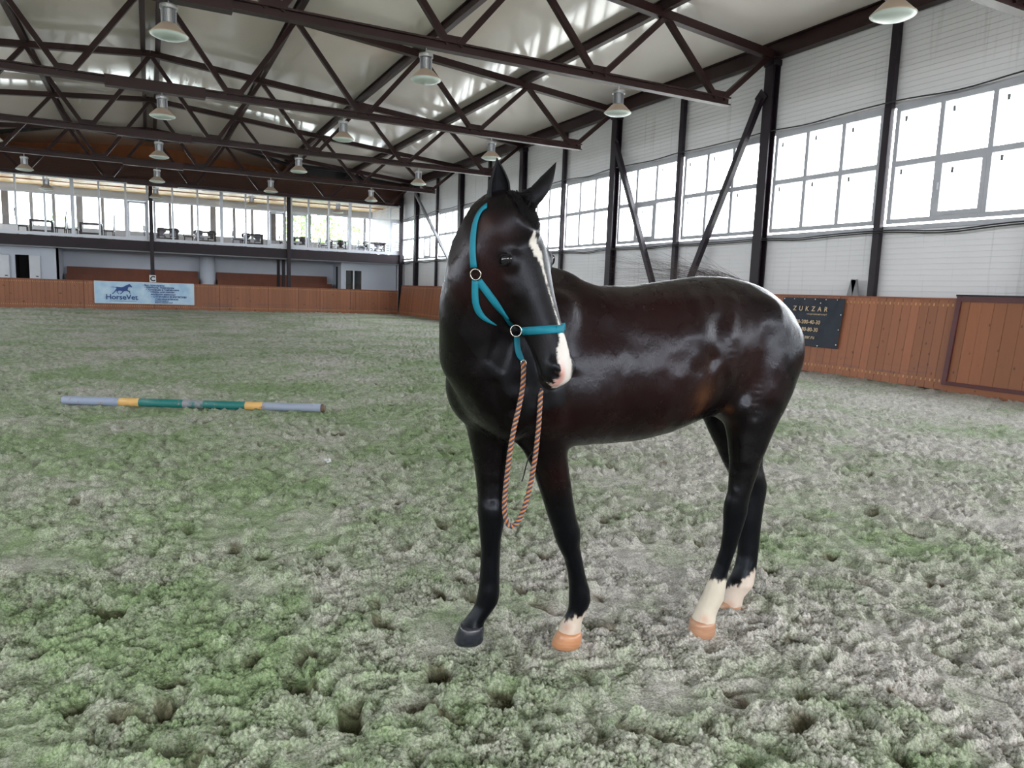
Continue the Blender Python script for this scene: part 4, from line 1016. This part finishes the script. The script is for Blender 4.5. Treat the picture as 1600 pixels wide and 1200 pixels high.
# muscle modelling on trunk: shoulder groove, flank hollow, stifle crease, chest groove
def dimple(px, py, v, rad, depth):
    global V
    c = at(px, py, v); V = push(V, c, rad, ray(px, py)*depth)
TREE0 = BVHTree.FromPolygons([tuple(p) for p in V], [tuple(p.vertices) for p in me.polygons])
def hit(px, py):
    d = ray(px, py); h_ = TREE0.ray_cast(Vector(CAM), Vector(d), 20); return (np.array(h_[0]), np.array(h_[1])) if h_[0] else (None, None)
for px, py, rad, dep in ((1094, 570, .06, .016), (800, 640, .03, .014), (812, 600, .03, .008), (1130, 590, .03, .010), (740, 620, .03, -.008)):
    P, _n = hit(px, py)
    if P is not None: V = push(V, P, rad, ray(px, py)*dep)
def line_push(pl, rad, amt, n=14):
    """soft ridge (amt<0: toward the viewer) or groove along a line on the coat"""
    global V
    g = np.zeros(nv)
    pts = [hit(*q)[0] for q in [(pl[0][0]+(pl[1][0]-pl[0][0])*u, pl[0][1]+(pl[1][1]-pl[0][1])*u) for u in np.linspace(0, 1, n)]] if len(pl) == 2 else [hit(*q)[0] for q in pl]
    for P in pts:
        if P is not None: g = np.maximum(g, np.exp(-((V-P)**2).sum(1)/rad**2))
    V = V-BL*0+ray(*pl[len(pl)//2])*(g*amt)[:, None]
line_push([(1122, 500), (1116, 560), (1108, 610), (1104, 630)][:2], .030, .010); line_push([(1116, 560), (1106, 632)], .028, .012)
line_push([(1146, 468), (1141, 600)], .026, -.007); line_push([(1196, 520), (1178, 650)], .020, .006); line_push([(1222, 540), (1205, 620)], .03, -.006)
line_push([(1092, 470), (1100, 520)], .05, -.008); line_push([(895, 560), (893, 660)], .026, .010); line_push([(1000, 470), (1120, 462)], .05, -.006)
line_push([(1068, 590), (1090, 560)], .03, -.008); line_push([(1170, 640), (1160, 720)], .025, -.006); line_push([(1150, 690), (1150, 760)], .012, .004)
line_push([(900, 500), (1060, 560)], .07, .008)
line_push([(752, 735), (755, 780)], .02, -.003); line_push([(775, 700), (770, 780)], .010, .004); line_push([(862, 720), (872, 790)], .010, .004)
line_push([(860, 590), (875, 660)], .022, -.008); line_push([(745, 590), (752, 640)], .03, -.008); line_push([(772, 600), (790, 665)], .018, .010)
_c = hit(1205, 505)[0]
V = smooth_pass(V, .6*np.exp(-((V-_c)**2).sum(1)/.085**2), 160)
_sx = V.dot(BX); nse = (vnoise(_sx*11+3, V[:, 2]*8, 91)-.5)*.008+(vnoise(_sx*26, V[:, 2]*17, 92)-.5)*.0035
trunk = (V[:, 2] > .75)*(~inhead)*smoothstep(.35, .55, V.dot(_rt)+.2)
V = V+BL*(nse*trunk)[:, None]
# wrinkles where the neck folds
for i in range(7):
    for q in np.linspace(0, 1, 9):
        px = 778+i*4.6-14*q-i*1.0; py = 518+i*3+44*q; P, _n = hit(px, py)
        if P is not None: V = push(V, P, .0075, ray(px, py)*.006)
V = smooth_pass(V, np.full(nv, .25), 2)
# vertex normals-ish sets are rebuilt below; ears as shell surfaces joined to the same mesh
polys = [tuple(p.vertices) for p in me.polygons]; bpy.data.meshes.remove(me)
Vl = [tuple(p) for p in V]; part = ['b']*0
def ear(base, tip, face, wmax, side_bend=0.):
    """rolled leaf shell from base to tip, open toward face"""
    global Vl, polys
    ax = tip-base; Lr = np.linalg.norm(ax); ax /= Lr; f = face-ax*face.dot(ax); f /= np.linalg.norm(f); sd = np.cross(ax, f)
    nt, na = 22, 19; offs = len(Vl); outer = []; inner = []
    for i in range(nt+1):
        t_ = i/nt
        wv_ = wmax*np.interp(t_, [0, .15, .35, .55, .75, .9, 1], [.72, .94, 1.0, .86, .54, .24, .02])
        am = np.interp(t_, [0, .2, .6, 1], [2.6, 2.2, 1.75, 1.5]); cen = base+ax*Lr*t_-f*(.2*wmax)+f*(.010*math.sin(PI*t_))+sd*side_bend*math.sin(PI*t_)*.02
        for j in range(na):
            a = -am+2*am*j/(na-1); cr = math.cos(a); sr = math.sin(a)
            outer.append(cen-f*cr*wv_*.8+sd*sr*wv_)
            k_ = max(wv_-.006, wv_*.35); inner.append(cen-f*cr*k_*.8+sd*sr*k_+f*.001)
    Vl += [tuple(p) for p in outer]+[tuple(p) for p in inner]; No = len(outer)
    g = lambda i, j, s_=0: offs+s_*No+i*na+j
    for i in range(nt):
        for j in range(na-1):
            polys.append((g(i, j), g(i, j+1), g(i+1, j+1), g(i+1, j))); polys.append((g(i, j, 1), g(i+1, j, 1), g(i+1, j+1, 1), g(i, j+1, 1)))
        polys.append((g(i, 0), g(i+1, 0), g(i+1, 0, 1), g(i, 0, 1))); polys.append((g(i, na-1), g(i, na-1, 1), g(i+1, na-1, 1), g(i+1, na-1)))
    for j in range(na-1): polys.append((g(nt, j), g(nt, j+1), g(nt, j+1, 1), g(nt, j, 1)))
    return offs, len(Vl), No
er1 = ear(at(775, 328, 2.42), at(778, 246, 2.40), _rt*.40-FH*.85, .040, .4)
er2 = ear(at(829, 322, 2.40), at(872, 256, 2.48), _rt*.80+FH*.25-ZU*.5, .041, -.3)
me = bpy.data.meshes.new('body'); me.from_pydata(Vl, [], polys); me.update()
me.polygons.foreach_set('use_smooth', [True]*len(me.polygons))
bm = bmesh.new(); bm.from_mesh(me); bmesh.ops.recalc_face_normals(bm, faces=bm.faces); bm.to_mesh(me); bm.free()
V = np.array(Vl); nv = len(V)
TREE = BVHTree.FromPolygons(Vl, polys)
def hit(px, py, tree=None):
    d = ray(px, py); h_ = (tree or TREE).ray_cast(Vector(CAM), Vector(d), 20)
    if h_[0] is None: return None, None
    n_ = np.array(h_[1]); n_ = n_ if n_.dot(d) < 0 else -n_; return np.array(h_[0]), n_
# coat colours per vertex (pigment only)
C = np.tile(np.array([.0052, .0032, .0036]), (nv, 1))
def tint(C, wgt, col): return C*(1-wgt[:, None])+np.array(col)*wgt[:, None]
def pt_tint(C, px, py, rad, col, st):
    P, _n = hit(px, py)
    if P is None: return C
    return tint(C, st*np.exp(-((V-P)**2).sum(1)/rad**2), col)
RB = (.024, .0068, .0062); BR = (.036, .012, .007); OR = (.12, .045, .016)
for px, py, rad, col_, st_ in ((930, 520, .2, RB, .6), (1040, 480, .2, RB, .7), (1060, 590, .16, RB, .7), (960, 620, .2, RB, .5), (1180, 560, .12, RB, .8), (1195, 600, .08, RB, .8), (1150, 500, .15, RB, .5), (1105, 600, .05, BR, .8), (1118, 570, .06, BR, .6),
                       (1098, 622, .045, OR, .8), (1090, 640, .03, OR, .7), (1136, 660, .035, BR, .8), (1138, 640, .02, OR, .5), (880, 660, .08, RB, .6), (880, 740, .07, RB, .6), (760, 365, .05, BR, .7), (757, 350, .025, OR, .35), (750, 400, .05, RB, .8), (745, 450, .04, BR, .45),
                       (775, 430, .05, RB, .9), (765, 470, .06, RB, .8), (720, 400, .10, RB, .8), (712, 450, .06, RB, .6), (850, 550, .05, BR, .35), (790, 360, .05, RB, .6), (1255, 520, .06, BR, .5), (1245, 600, .05, BR, .5), (1225, 650, .05, BR, .5), (1110, 690, .08, RB, .8),
                       (1080, 640, .05, RB, .8), (1030, 668, .06, BR, .5), (848, 335, .04, RB, .6)):
    C = pt_tint(C, px, py, rad, col_, st_)
BLK_ = (.0032, .0034, .0052)
lowleg = 1-smoothstep(.50, .72, V[:, 2]+.02*np.sin(V[:, 0]*40)); C = tint(C, lowleg, BLK_)
ht_, hn_, hs_2 = hcoords(V); headm = (ht_ > .02) & (ht_ < 1.08) & (np.abs(hs_2) < .15) & (hn_ > -.30) & (hn_ < .06)
nose = smoothstep(.62, .9, ht_)*headm; C = tint(C, nose*.8, (.0065, .0062, .0075))
front = smoothstep(-.05, -.03, hn_)*headm
jag = .010*(vnoise(ht_*HLEN*60, hs_2*140, 5)-.5)+.008*(vnoise(ht_*HLEN*30, hs_2*400, 6)-.5)
def band(t, t0, t1, c0, c1, w0, w1):
    q = np.clip((t-t0)/(t1-t0), 0, 1); c = c0+(c1-c0)*q; w_ = w0+(w1-w0)*q
    return ((t > t0) & (t < t1))*smoothstep(w_+.0035, w_-.002, np.abs(hs_2-c)+jag)
def smoothstep_desc(a, b, x): return 1-smoothstep(b, a, x)
def band(t, t0, t1, c0, c1, w0, w1):
    q = np.clip((t-t0)/(t1-t0), 0, 1); c = c0+(c1-c0)*q; w_ = w0+(w1-w0)*q
    return ((t > t0) & (t < t1))*(1-smoothstep(w_-.0015, w_+.003, np.abs(hs_2-c)+jag*np.clip(w_/.014, .12, 1)))
jag0 = jag
bl_ = np.maximum.reduce([band(ht_, .235, .29, .020, .014, .004, .019), band(ht_, .29, .345, .014, .004, .019, .017), band(ht_, .345, .40, .004, -.003, .016, .006), band(ht_, .40, .52, -.003, -.006, .006, .002), band(ht_, .52, .68, -.007, -.008, .002, .0015), band(ht_, .68, .76, -.008, -.008, .0015, .010)])
C = tint(C, bl_*front*.95, (.62, .60, .55))
m2 = band(ht_, .76, .86, -.008, .006, .012, .030)*(hn_ > -.055)*headm; m3 = band(ht_, .86, 1.06, .006, .012, .030, .038)*(hn_ > -.092)*headm
C = tint(C, np.maximum(m2, m3)*.95, (.66, .63, .60))
pk = np.exp(-(((hs_2-.030)/.018)**2+((ht_-.965)/.065)**2+((hn_+.055)/.045)**2)**1.5)*headm*(np.maximum(m2, m3)); C = tint(C, np.clip(pk*1.1, 0, .85), (.60, .30, .26))
for sg in (1, -1):
    P = hp(.955, -.050, sg*.038); C = tint(C, np.clip(1.6*np.exp(-((V-P)**2).sum(1)/.0135**2), 0, 1), (.006, .005, .006))
    P = hp(.335, -.045, sg*.112); C = tint(C, .8*np.exp(-((V-P)**2).sum(1)/.024**2), (.008, .007, .009))
def sock(cpx, cpy, v, rad, ztop, slope=0., col_=(.60, .54, .45)):
    c = at(cpx, cpy, v); d = V-c; r_ = np.hypot(d[:, 0], d[:, 1]); lx = d.dot(_rt)
    zz = V[:, 2]+slope*lx+.03*(vnoise(d[:, 0]*130, d[:, 1]*130, 9)-.5)
    return (r_ < rad)*(1-smoothstep(ztop-.006, ztop+.006, zz))
C = tint(C, sock(890, 985, 2.73, .10, at(895, 962, 2.73)[2], -.35), (.58, .50, .42))
C = tint(C, sock(1105, 950, 2.90, .09, at(1122, 903, 2.9)[2], .0), (.62, .57, .48))
C = tint(C, sock(1150, 930, 3.19, .085, at(1155, 908, 3.19)[2], -.75), (.58, .50, .43))
for px, py in ((885, 982), (1100, 968), (1140, 945)):
    C = pt_tint(C, px, py, .02, (.50, .27, .2), .6)
# ears: dark outside, hairy darker inside
for a, b, No in (er1, er2):
    C[a:a+No] = (.006, .0045, .005); C[a+No:b] = (.005, .0045, .0055)
C = np.where(C.max(1, keepdims=True) < .2, C*.6, C)
ca = me.attributes.new('coat', 'FLOAT_COLOR', 'POINT'); ca.data.foreach_set('color', np.concatenate([np.clip(C, 0, 1), np.ones((nv, 1))], 1).astype(np.float32).ravel())
rgh = np.full(nv, .27); rgh = np.where(headm, .40, rgh); rgh = rgh+.08*lowleg; rgh[er1[0]:] = .6
ra = me.attributes.new('gloss', 'FLOAT', 'POINT'); ra.data.foreach_set('value', rgh.astype(np.float32))
t = NT('glossy_dark_bay_coat')
cc = t.n('ShaderNodeAttribute', attribute_name='coat').outputs['Color']; rr_ = t.n('ShaderNodeAttribute', attribute_name='gloss').outputs['Fac']; p2 = t.pos((1, 1, 1))
hn = t.noise(t.pos((330, 330, 60)), 1., 3, .6); mo = t.noise(p2, 7, 4, .6)
h2 = t.noise(t.pos((70, 70, 22)), 1., 4, .65)
col = t.mix(1.0, cc, t.mix(mo, (.72, .72, .72), (1.25, 1.22, 1.2)), 'MULTIPLY')
t.bump(t.math('ADD', t.math('ADD', t.math('MULTIPLY', hn, .35), t.math('MULTIPLY', h2, .55)), t.math('MULTIPLY', t.noise(p2, 18, 4, .6), .8)), .36, .005)
MAT['coat'] = t.set(col, t.math('ADD', rr_, t.math('MULTIPLY_ADD', t.noise(p2, 9, 4, .6), .2, -.1)), 0, .22)
t.b.inputs['Specular Tint'].default_value = (.80, .88, 1, 1)  # blue of sky-lit highlights put into the coat's sheen colour
me.materials.append(MAT['coat'])
horse = tag(empty('horse', tuple(W(.55, 2.85, 0))), 'tall dark bay horse with white blaze standing on the sand', 'horse')
hb_ = obj('body', me, horse)
def under(o): o.location = -np.array(horse.location) if False else o.location; return o
horse_off = -Vector(horse.location)
hb_.location = horse_off
def hpart(m, name, mat, smooth=True, parent=None):
    o = m.build(name, mat, parent or horse, smooth)
    if parent is None: o.location = horse_off
    return o
# eyes
t = NT('wet_dark_eye'); MAT['eye'] = t.set((.006, .005, .008), .04, 0, .8)
for sg in (1, -1):
    c = hp(.338, -.045, sg*.1045); m = MB(); rs = []
    for i in range(1, 12):
        ph = PI*i/12-PI/2; rs.append(np.array([c+HL*.0185*math.sin(ph)+(HN*math.cos(2*PI*k/16)*.0240+HS*math.sin(2*PI*k/16)*.0175)*math.cos(ph) for k in range(16)]))
    m.rings(rs); eo = hpart(m, 'eye', MAT['eye'])
    m = MB()
    for up in (-1, 1):
        pts = [c+HS*sg*(.0125-.006*abs(a)**2)+HN*a*.026+HL*up*(.0155*(1-a*a))+HL*(-.0 if up < 0 else 0) for a in np.linspace(-1, 1, 13)]
        m.tube(pts, [.0015+.0032*(1-abs(a)) for a in np.linspace(-1, 1, 13)], 8)
    lo = m.build('eyelid', simple('eyelid_skin', (.004, .0035, .0045), .6, 0, .1, 3, .2), eo, True)
# hooves
def hoof(secs, mat, lab, tilt=0.):
    rs = []
    for y, xl, xr, v, dr in secs:
        c = at((xl+xr)/2, y, v); r_ = (xr-xl)/2*v/F; rs.append(ellring(c, _rt, r_, FH, r_*dr, 26, 2.2))
    m = MB(); m.rings(rs); o = hpart(m, 'hoof', mat); o['label'] = lab; return o
def hoof_mat(name, c1, c2, rough=.3):
    t = NT(name); p = t.pos(); n = t.noise(t.pos((1, 1, 6)), 22, 4); t.bump(n, .2, .002); return t.set(t.mix(n, c1, c2), rough, 0, .6)
HB_ = hoof_mat('black_hoof_horn', (.012, .014, .02), (.03, .034, .045), .22); HO_ = hoof_mat('pale_orange_hoof_horn', (.40, .17, .075), (.58, .30, .17)); HD_ = hoof_mat('amber_hoof_horn', (.34, .15, .08), (.55, .34, .22))
hoof([(974, 719, 755, 2.73, 1.0), (979, 716.5, 757.5, 2.73, 1.0), (990, 712, 757, 2.73, 1.05), (1000, 708, 756, 2.73, .9), (1005, 711, 750, 2.73, .8)], HB_, 'black hoof')
hoof([(984, 871.5, 908, 2.72, 1.0), (989, 869, 910.5, 2.72, 1.0), (998, 863, 910, 2.72, .95), (1007, 860, 908, 2.72, .85), (1012, 866, 900, 2.72, .8)], HO_, 'pale orange hoof')
hoof([(966, 1080, 1117, 2.90, 1.0), (972, 1077, 1118.5, 2.90, 1.0), (984, 1075, 1118, 2.90, .95), (992, 1076, 1117, 2.90, .85), (997, 1082, 1113, 2.90, .8)], HD_, 'pale amber hoof')
hoof([(938, 1126, 1159, 3.19, 1.0), (943, 1123, 1159, 3.19, 1.0), (948, 1119, 1158, 3.19, .9), (953, 1118, 1156, 3.19, .8), (957, 1122, 1151, 3.19, .8)], HD_, 'pale amber hoof')
# hair: forelock, mane, tail wisps as tapered strands
def strands(paths, r0, name, mat):
    m = MB()
    for p in paths:
        k = len(p); m.tube(p, [r0*(1-.8*i/(k-1)) for i in range(k)], 3, False)
    o = hpart(m, name, mat); o['kind'] = 'stuff'; return o
MAT['hair'] = simple('black_horse_hair', (.0035, .003, .004), .5, 0, .3, 6, .2)
rg = np.random.RandomState(3); paths = []
for i in range(420):
    a = rg.uniform(-1, 1); t1 = rg.uniform(.08, .27)*(1-.25*abs(a)); st_ = None
    s1 = a*.065-.006+rg.normal()*.014; pts = []
    for q in np.linspace(0, 1, 8):
        tt = -.01+q*t1; c = hp(tt, .05, a*.045+(s1-a*.045)*q+.004*math.sin(q*5+i)); h_ = TREE.ray_cast(Vector(c), Vector(-HN), .12)
        P = np.array(h_[0])+HN*(.002+.010*math.sin(PI*q)*rg.uniform(.3, 1)) if h_[0] else hp(tt, .0, a*.045)
        pts.append(P)
    paths.append(pts)
strands(paths, .0016, 'forelock', MAT['hair'])
paths = []
for i in range(520):                                 # mane on the crest, from poll to withers (far side)
    q = rg.uniform(0, 1)*(len(nk)-1.001); k = int(q); f_ = q-k
    a = np.array(W(*nk[k][0]))*(1-f_)+np.array(W(*nk[k+1][0]))*f_; b = np.array(W(*nk[k][1]))*(1-f_)+np.array(W(*nk[k+1][1]))*f_
    K = (a-b)/np.linalg.norm(a-b); out = FH*.75+_rt*.25; L_ = rg.uniform(.06, .13); p0 = a-K*.012+_rt*rg.normal()*.006
    paths.append([p0+K*(.012*math.sin(PI*min(1, s*1.3)))+out*L_*.55*s-ZU*L_*s*s*.9+rg.normal(size=3)*.002 for s in np.linspace(0, 1, 6)])
strands(paths, .0016, 'mane', MAT['hair'])
paths = []; dock = at(1205, 462, 3.30)
for i in range(150):                                 # long tail hair flicked forward over the far side of the back
    e = at(rg.uniform(930, 1110), rg.uniform(392, 440), 3.35+rg.normal()*.05); m1 = at(rg.uniform(1120, 1160), rg.uniform(425, 450), 3.42+rg.normal()*.03)
    pts = []
    for s in np.linspace(0, 1, 12):
        pts.append(dock*(1-s)**2+2*m1*s*(1-s)+e*s*s+np.array([0, 0, .02*math.sin(7*s+i)])*s+FH*.02*math.sin(5*s+i*2)*s)
    paths.append(pts)
strands(paths, .0010, 'tail', simple('brown_black_tail_hair', (.05, .035, .035), .5, 0, .2))
m = MB(); dk = [onMid(1180, 452)+ZU*-.09, onMid(1200, 480)-BL*.10-ZU*.08, dock+FH*.02-ZU*.03, at(1150, 450, 3.42), at(1120, 452, 3.42)]
m.tube(dk, [.05, .042, .036, .028, .012], 10); hpart(m, 'tail_dock', MAT['hair'])

# ------------------------------------------------------------------ halter
t = NT('teal_webbing'); p = t.pos(); wv = t.noise(t.pos((1, 1, 1)), 380, 2); t.bump(wv, .5, .001)
MAT['teal'] = t.set(t.mix(t.noise(p, 18, 4), (.004, .125, .185), (.010, .20, .275)), .6, 0, .25)
halter = tag(empty('halter', tuple(hp(.3, 0, 0))), 'teal webbing halter with nickel rings on the horse head', 'halter')
h_off = -Vector(halter.location)
def cast_strap(pts, name, w_=.024, lift=.0035, wl=None, lab=None):
    """pts: list of (point, outward normal); ribbon with thickness following them"""
    P = [np.array(p) for p, _ in pts]; N_ = [np.array(n) for _, n in pts]
    for _ in range(3):
        N_ = [N_[0]]+[(N_[i-1]+N_[i]*2+N_[i+1]) for i in range(1, len(N_)-1)]+[N_[-1]]; N_ = [n/np.linalg.norm(n) for n in N_]
        P = [P[0]]+[(P[i-1]+2*P[i]+P[i+1])/4 for i in range(1, len(P)-1)]+[P[-1]]
    rs = []
    for i in range(len(P)):
        tg = P[min(i+1, len(P)-1)]-P[max(i-1, 0)]; tg /= np.linalg.norm(tg)+1e-9; n_ = N_[i]-tg*N_[i].dot(tg); n_ /= np.linalg.norm(n_); sd = np.cross(tg, n_)
        c = P[i]+n_*lift; w_ = wl[i] if wl is not None else w_
        rs.append(np.array([c+sd*w_/2-n_*.0012, c+sd*w_/2+n_*.0016, c+n_*.0024, c-sd*w_/2+n_*.0016, c-sd*w_/2-n_*.0012]))
    m = MB(); m.rings(rs); o = m.build(name, MAT['teal'], halter, True); o.location = h_off
    if lab: o['label'] = lab
    return o
def poly_px(pl, n=14):
    out = []
    seg = [math.hypot(pl[i+1][0]-pl[i][0], pl[i+1][1]-pl[i][1]) for i in range(len(pl)-1)]; tot = sum(seg)
    for q in np.linspace(0, tot, n):
        i = 0
        while i < len(seg)-1 and q > seg[i]: q -= seg[i]; i += 1
        f_ = min(1, q/seg[i]); out.append((pl[i][0]+(pl[i+1][0]-pl[i][0])*f_, pl[i][1]+(pl[i+1][1]-pl[i][1])*f_))
    return out
def px_strap(pl, name, w_=.024, n=18, lift=.0035, taper=0):
    pts = []
    for px, py in poly_px(pl, n):
        P, N_ = hit(px, py)
        if P is None:
            if not pts: continue
            Pp = pts[-1][0]; P = at(px, py, float(Pp.dot(FH))+.004); N_ = pts[-1][1]
        pts.append((P, N_))
    k = len(pts); wl = [w_*min(1, .18+(k-1-i)/(taper*k)) for i in range(k)] if taper else None
    return cast_strap(pts, name, w_, lift, wl)
def loop_strap(c, e1, e2, a0, a1, name, w_=.024, R0=.3, n=26, lift=.004):
    pts = []
    for a in np.linspace(a0, a1, n):
        d = e1*math.cos(a)+e2*math.sin(a); h_ = TREE.ray_cast(Vector(c+d*R0), Vector(-d), R0)
        P = np.array(h_[0]) if h_[0] else c+d*.05
        pts.append((P, d))
    return cast_strap(pts, name, w_, lift)
px_strap([(762, 322), (752, 327), (744, 345), (740, 368), (739, 395), (741, 418)], 'cheek_strap')
px_strap([(748, 438), (768, 466), (788, 490), (802, 508)], 'cheek_strap')
px_strap([(816, 517), (840, 516), (865, 515), (878, 514.5)], 'nose_band', .026, 16, .004)
px_strap([(743, 438), (742, 460), (744, 480), (752, 494), (764, 502), (775, 508)], 'throat_strap', .022, 16, taper=.45)
px_strap([(807, 524), (807, 540), (810, 554), (820, 569)], 'chin_strap', .022, 12, taper=.35)
# far sides: nose band, chin strap and crown carried round the head out of sight
P1 = hit(814, 517)[0]; P2 = hit(874, 515)[0]; P1m = P1-HS*2*float((P1-HO).dot(HS)); cN = (P1+P1m)/2; e1 = P2-cN; e1 -= HS*e1.dot(HS); e1 /= np.linalg.norm(e1)
loop_strap(cN, e1, -HS, -.12, 2.7, 'nose_band', .026)
tT = .02; loop_strap(hp(tT, -.10, 0), HN*.2-HL*.98, -HS, 0.2, 1.7, 'crown_strap', .024, .32)
def ring_(px, py, r_, name='ring', lift=.013):
    P, N_ = hit(px, py); N_ = N_-ray(px, py)*.2
    if lift > .015: Pq, Nq = hit(px+8, py); P = at(px, py, float(Pq.dot(FH))); N_ = Nq*.5-ray(px, py)*1.2
    N_ = N_/np.linalg.norm(N_); c = P+N_*lift; e1 = np.cross(N_, ZU); e1 /= np.linalg.norm(e1); e2 = np.cross(N_, e1)
    m = MB(); pts = [c+(e1*math.cos(a)+e2*math.sin(a))*r_ for a in np.linspace(0, 2*PI, 25)]; m.tube(pts, .0021, 8, False)
    o = m.build(name, MAT['steelring'], halter, True); o.location = h_off; o['label'] = 'round nickel ring'; return c
ring_(745, 428, .0175); rc = ring_(809, 516, .0185, lift=.021)

# ------------------------------------------------------------------ lead rope
lead = tag(empty('lead_rope', tuple(at(818, 572, 2.25))), 'braided orange and navy lead rope hanging in a loop from the halter', 'rope')
lo_ = -Vector(lead.location)
vr = float(hit(820, 566)[0].dot(FH)) if hit(820, 566)[0] is not None else 2.3
def spline(ps, n):
    ps = [np.array(p, float) for p in ps]; out = []
    for i in range(len(ps)-1):
        p0, p1, p2, p3 = ps[max(i-1, 0)], ps[i], ps[i+1], ps[min(i+2, len(ps)-1)]
        for s in np.linspace(0, 1, n, endpoint=False): out.append(.5*((2*p1)+(-p0+p2)*s+(2*p0-5*p1+4*p2-p3)*s*s+(-p0+3*p1-3*p2+p3)*s**3))
    return out+[ps[-1]]
va = vr-.03
path = spline([at(818, 566, va+.01), at(817, 600, va), at(811, 635, va), at(803, 670, va), at(797, 705, va), at(792.5, 740, va), at(789, 775, va), at(788.5, 800, va), at(793, 818, va), at(801, 822, va+.01), at(811, 812, va+.02), at(820, 790, va+.02), at(827, 765, va+.03), at(833, 735, va+.03), at(838, 700, va+.03), at(842, 660, va+.03), at(844, 625, va+.03), at(845, 604, va+.05), at(838, 590, va+.09)], 70)
prev = None; fr_l = []
for i, p in enumerate(path):
    tg = path[min(i+1, len(path)-1)]-path[max(i-1, 0)]; tg /= np.linalg.norm(tg)
    e = (np.cross(tg, FH) if prev is None else prev-tg*prev.dot(tg)); e /= np.linalg.norm(e); prev = e; fr_l.append((p, e, np.cross(tg, e)))
sl_ = np.cumsum([0]+[np.linalg.norm(path[i+1]-path[i]) for i in range(len(path)-1)])
MAT['rope_o'] = simple('orange_rope_strand', (.50, .17, .05), .8, 0, .3, 60); MAT['rope_n'] = simple('navy_rope_strand', (.035, .045, .085), .8, 0, .4, 60); MAT['rope_g'] = simple('tan_rope_strand', (.40, .20, .09), .8, 0, .4, 60)
for q in range(4):
    ph = q*PI/2; pts = [p+(e*math.cos(s*170+ph)+g*math.sin(s*170+ph))*.0050 for (p, e, g), s in zip(fr_l, sl_)]
    m = MB().tube(pts, .0043, 6); o = m.build('rope_strand', MAT[['rope_o', 'rope_n', 'rope_g', 'rope_n'][q]], lead, True); o.location = lo_; o['label'] = ['orange strand', 'navy strand', 'tan strand', 'navy strand'][q]
m = MB(); c = at(818, 568, va+.012)
m.tube([c+_rt*.009*math.cos(a)+ZU*.013*math.sin(a) for a in np.linspace(0, 2*PI, 17)], .002, 6, False).tube([c-ZU*.013, c-ZU*.03], .006, 8)
o = m.build('snap_hook', MAT['steelring'], lead, True); o.location = lo_
wp = tag(MB().tube(spline([at(838, 702, va+.03), at(828, 712, va+.03), at(822, 728, va+.03), at(818, 745, va+.03), at(815, 752, va+.03)], 6), .0022, 5).build('string_end', MAT['hair'], None, True), None)
wp.parent = lead; wp.location = lo_; wp.name = 'frayed_tassel'
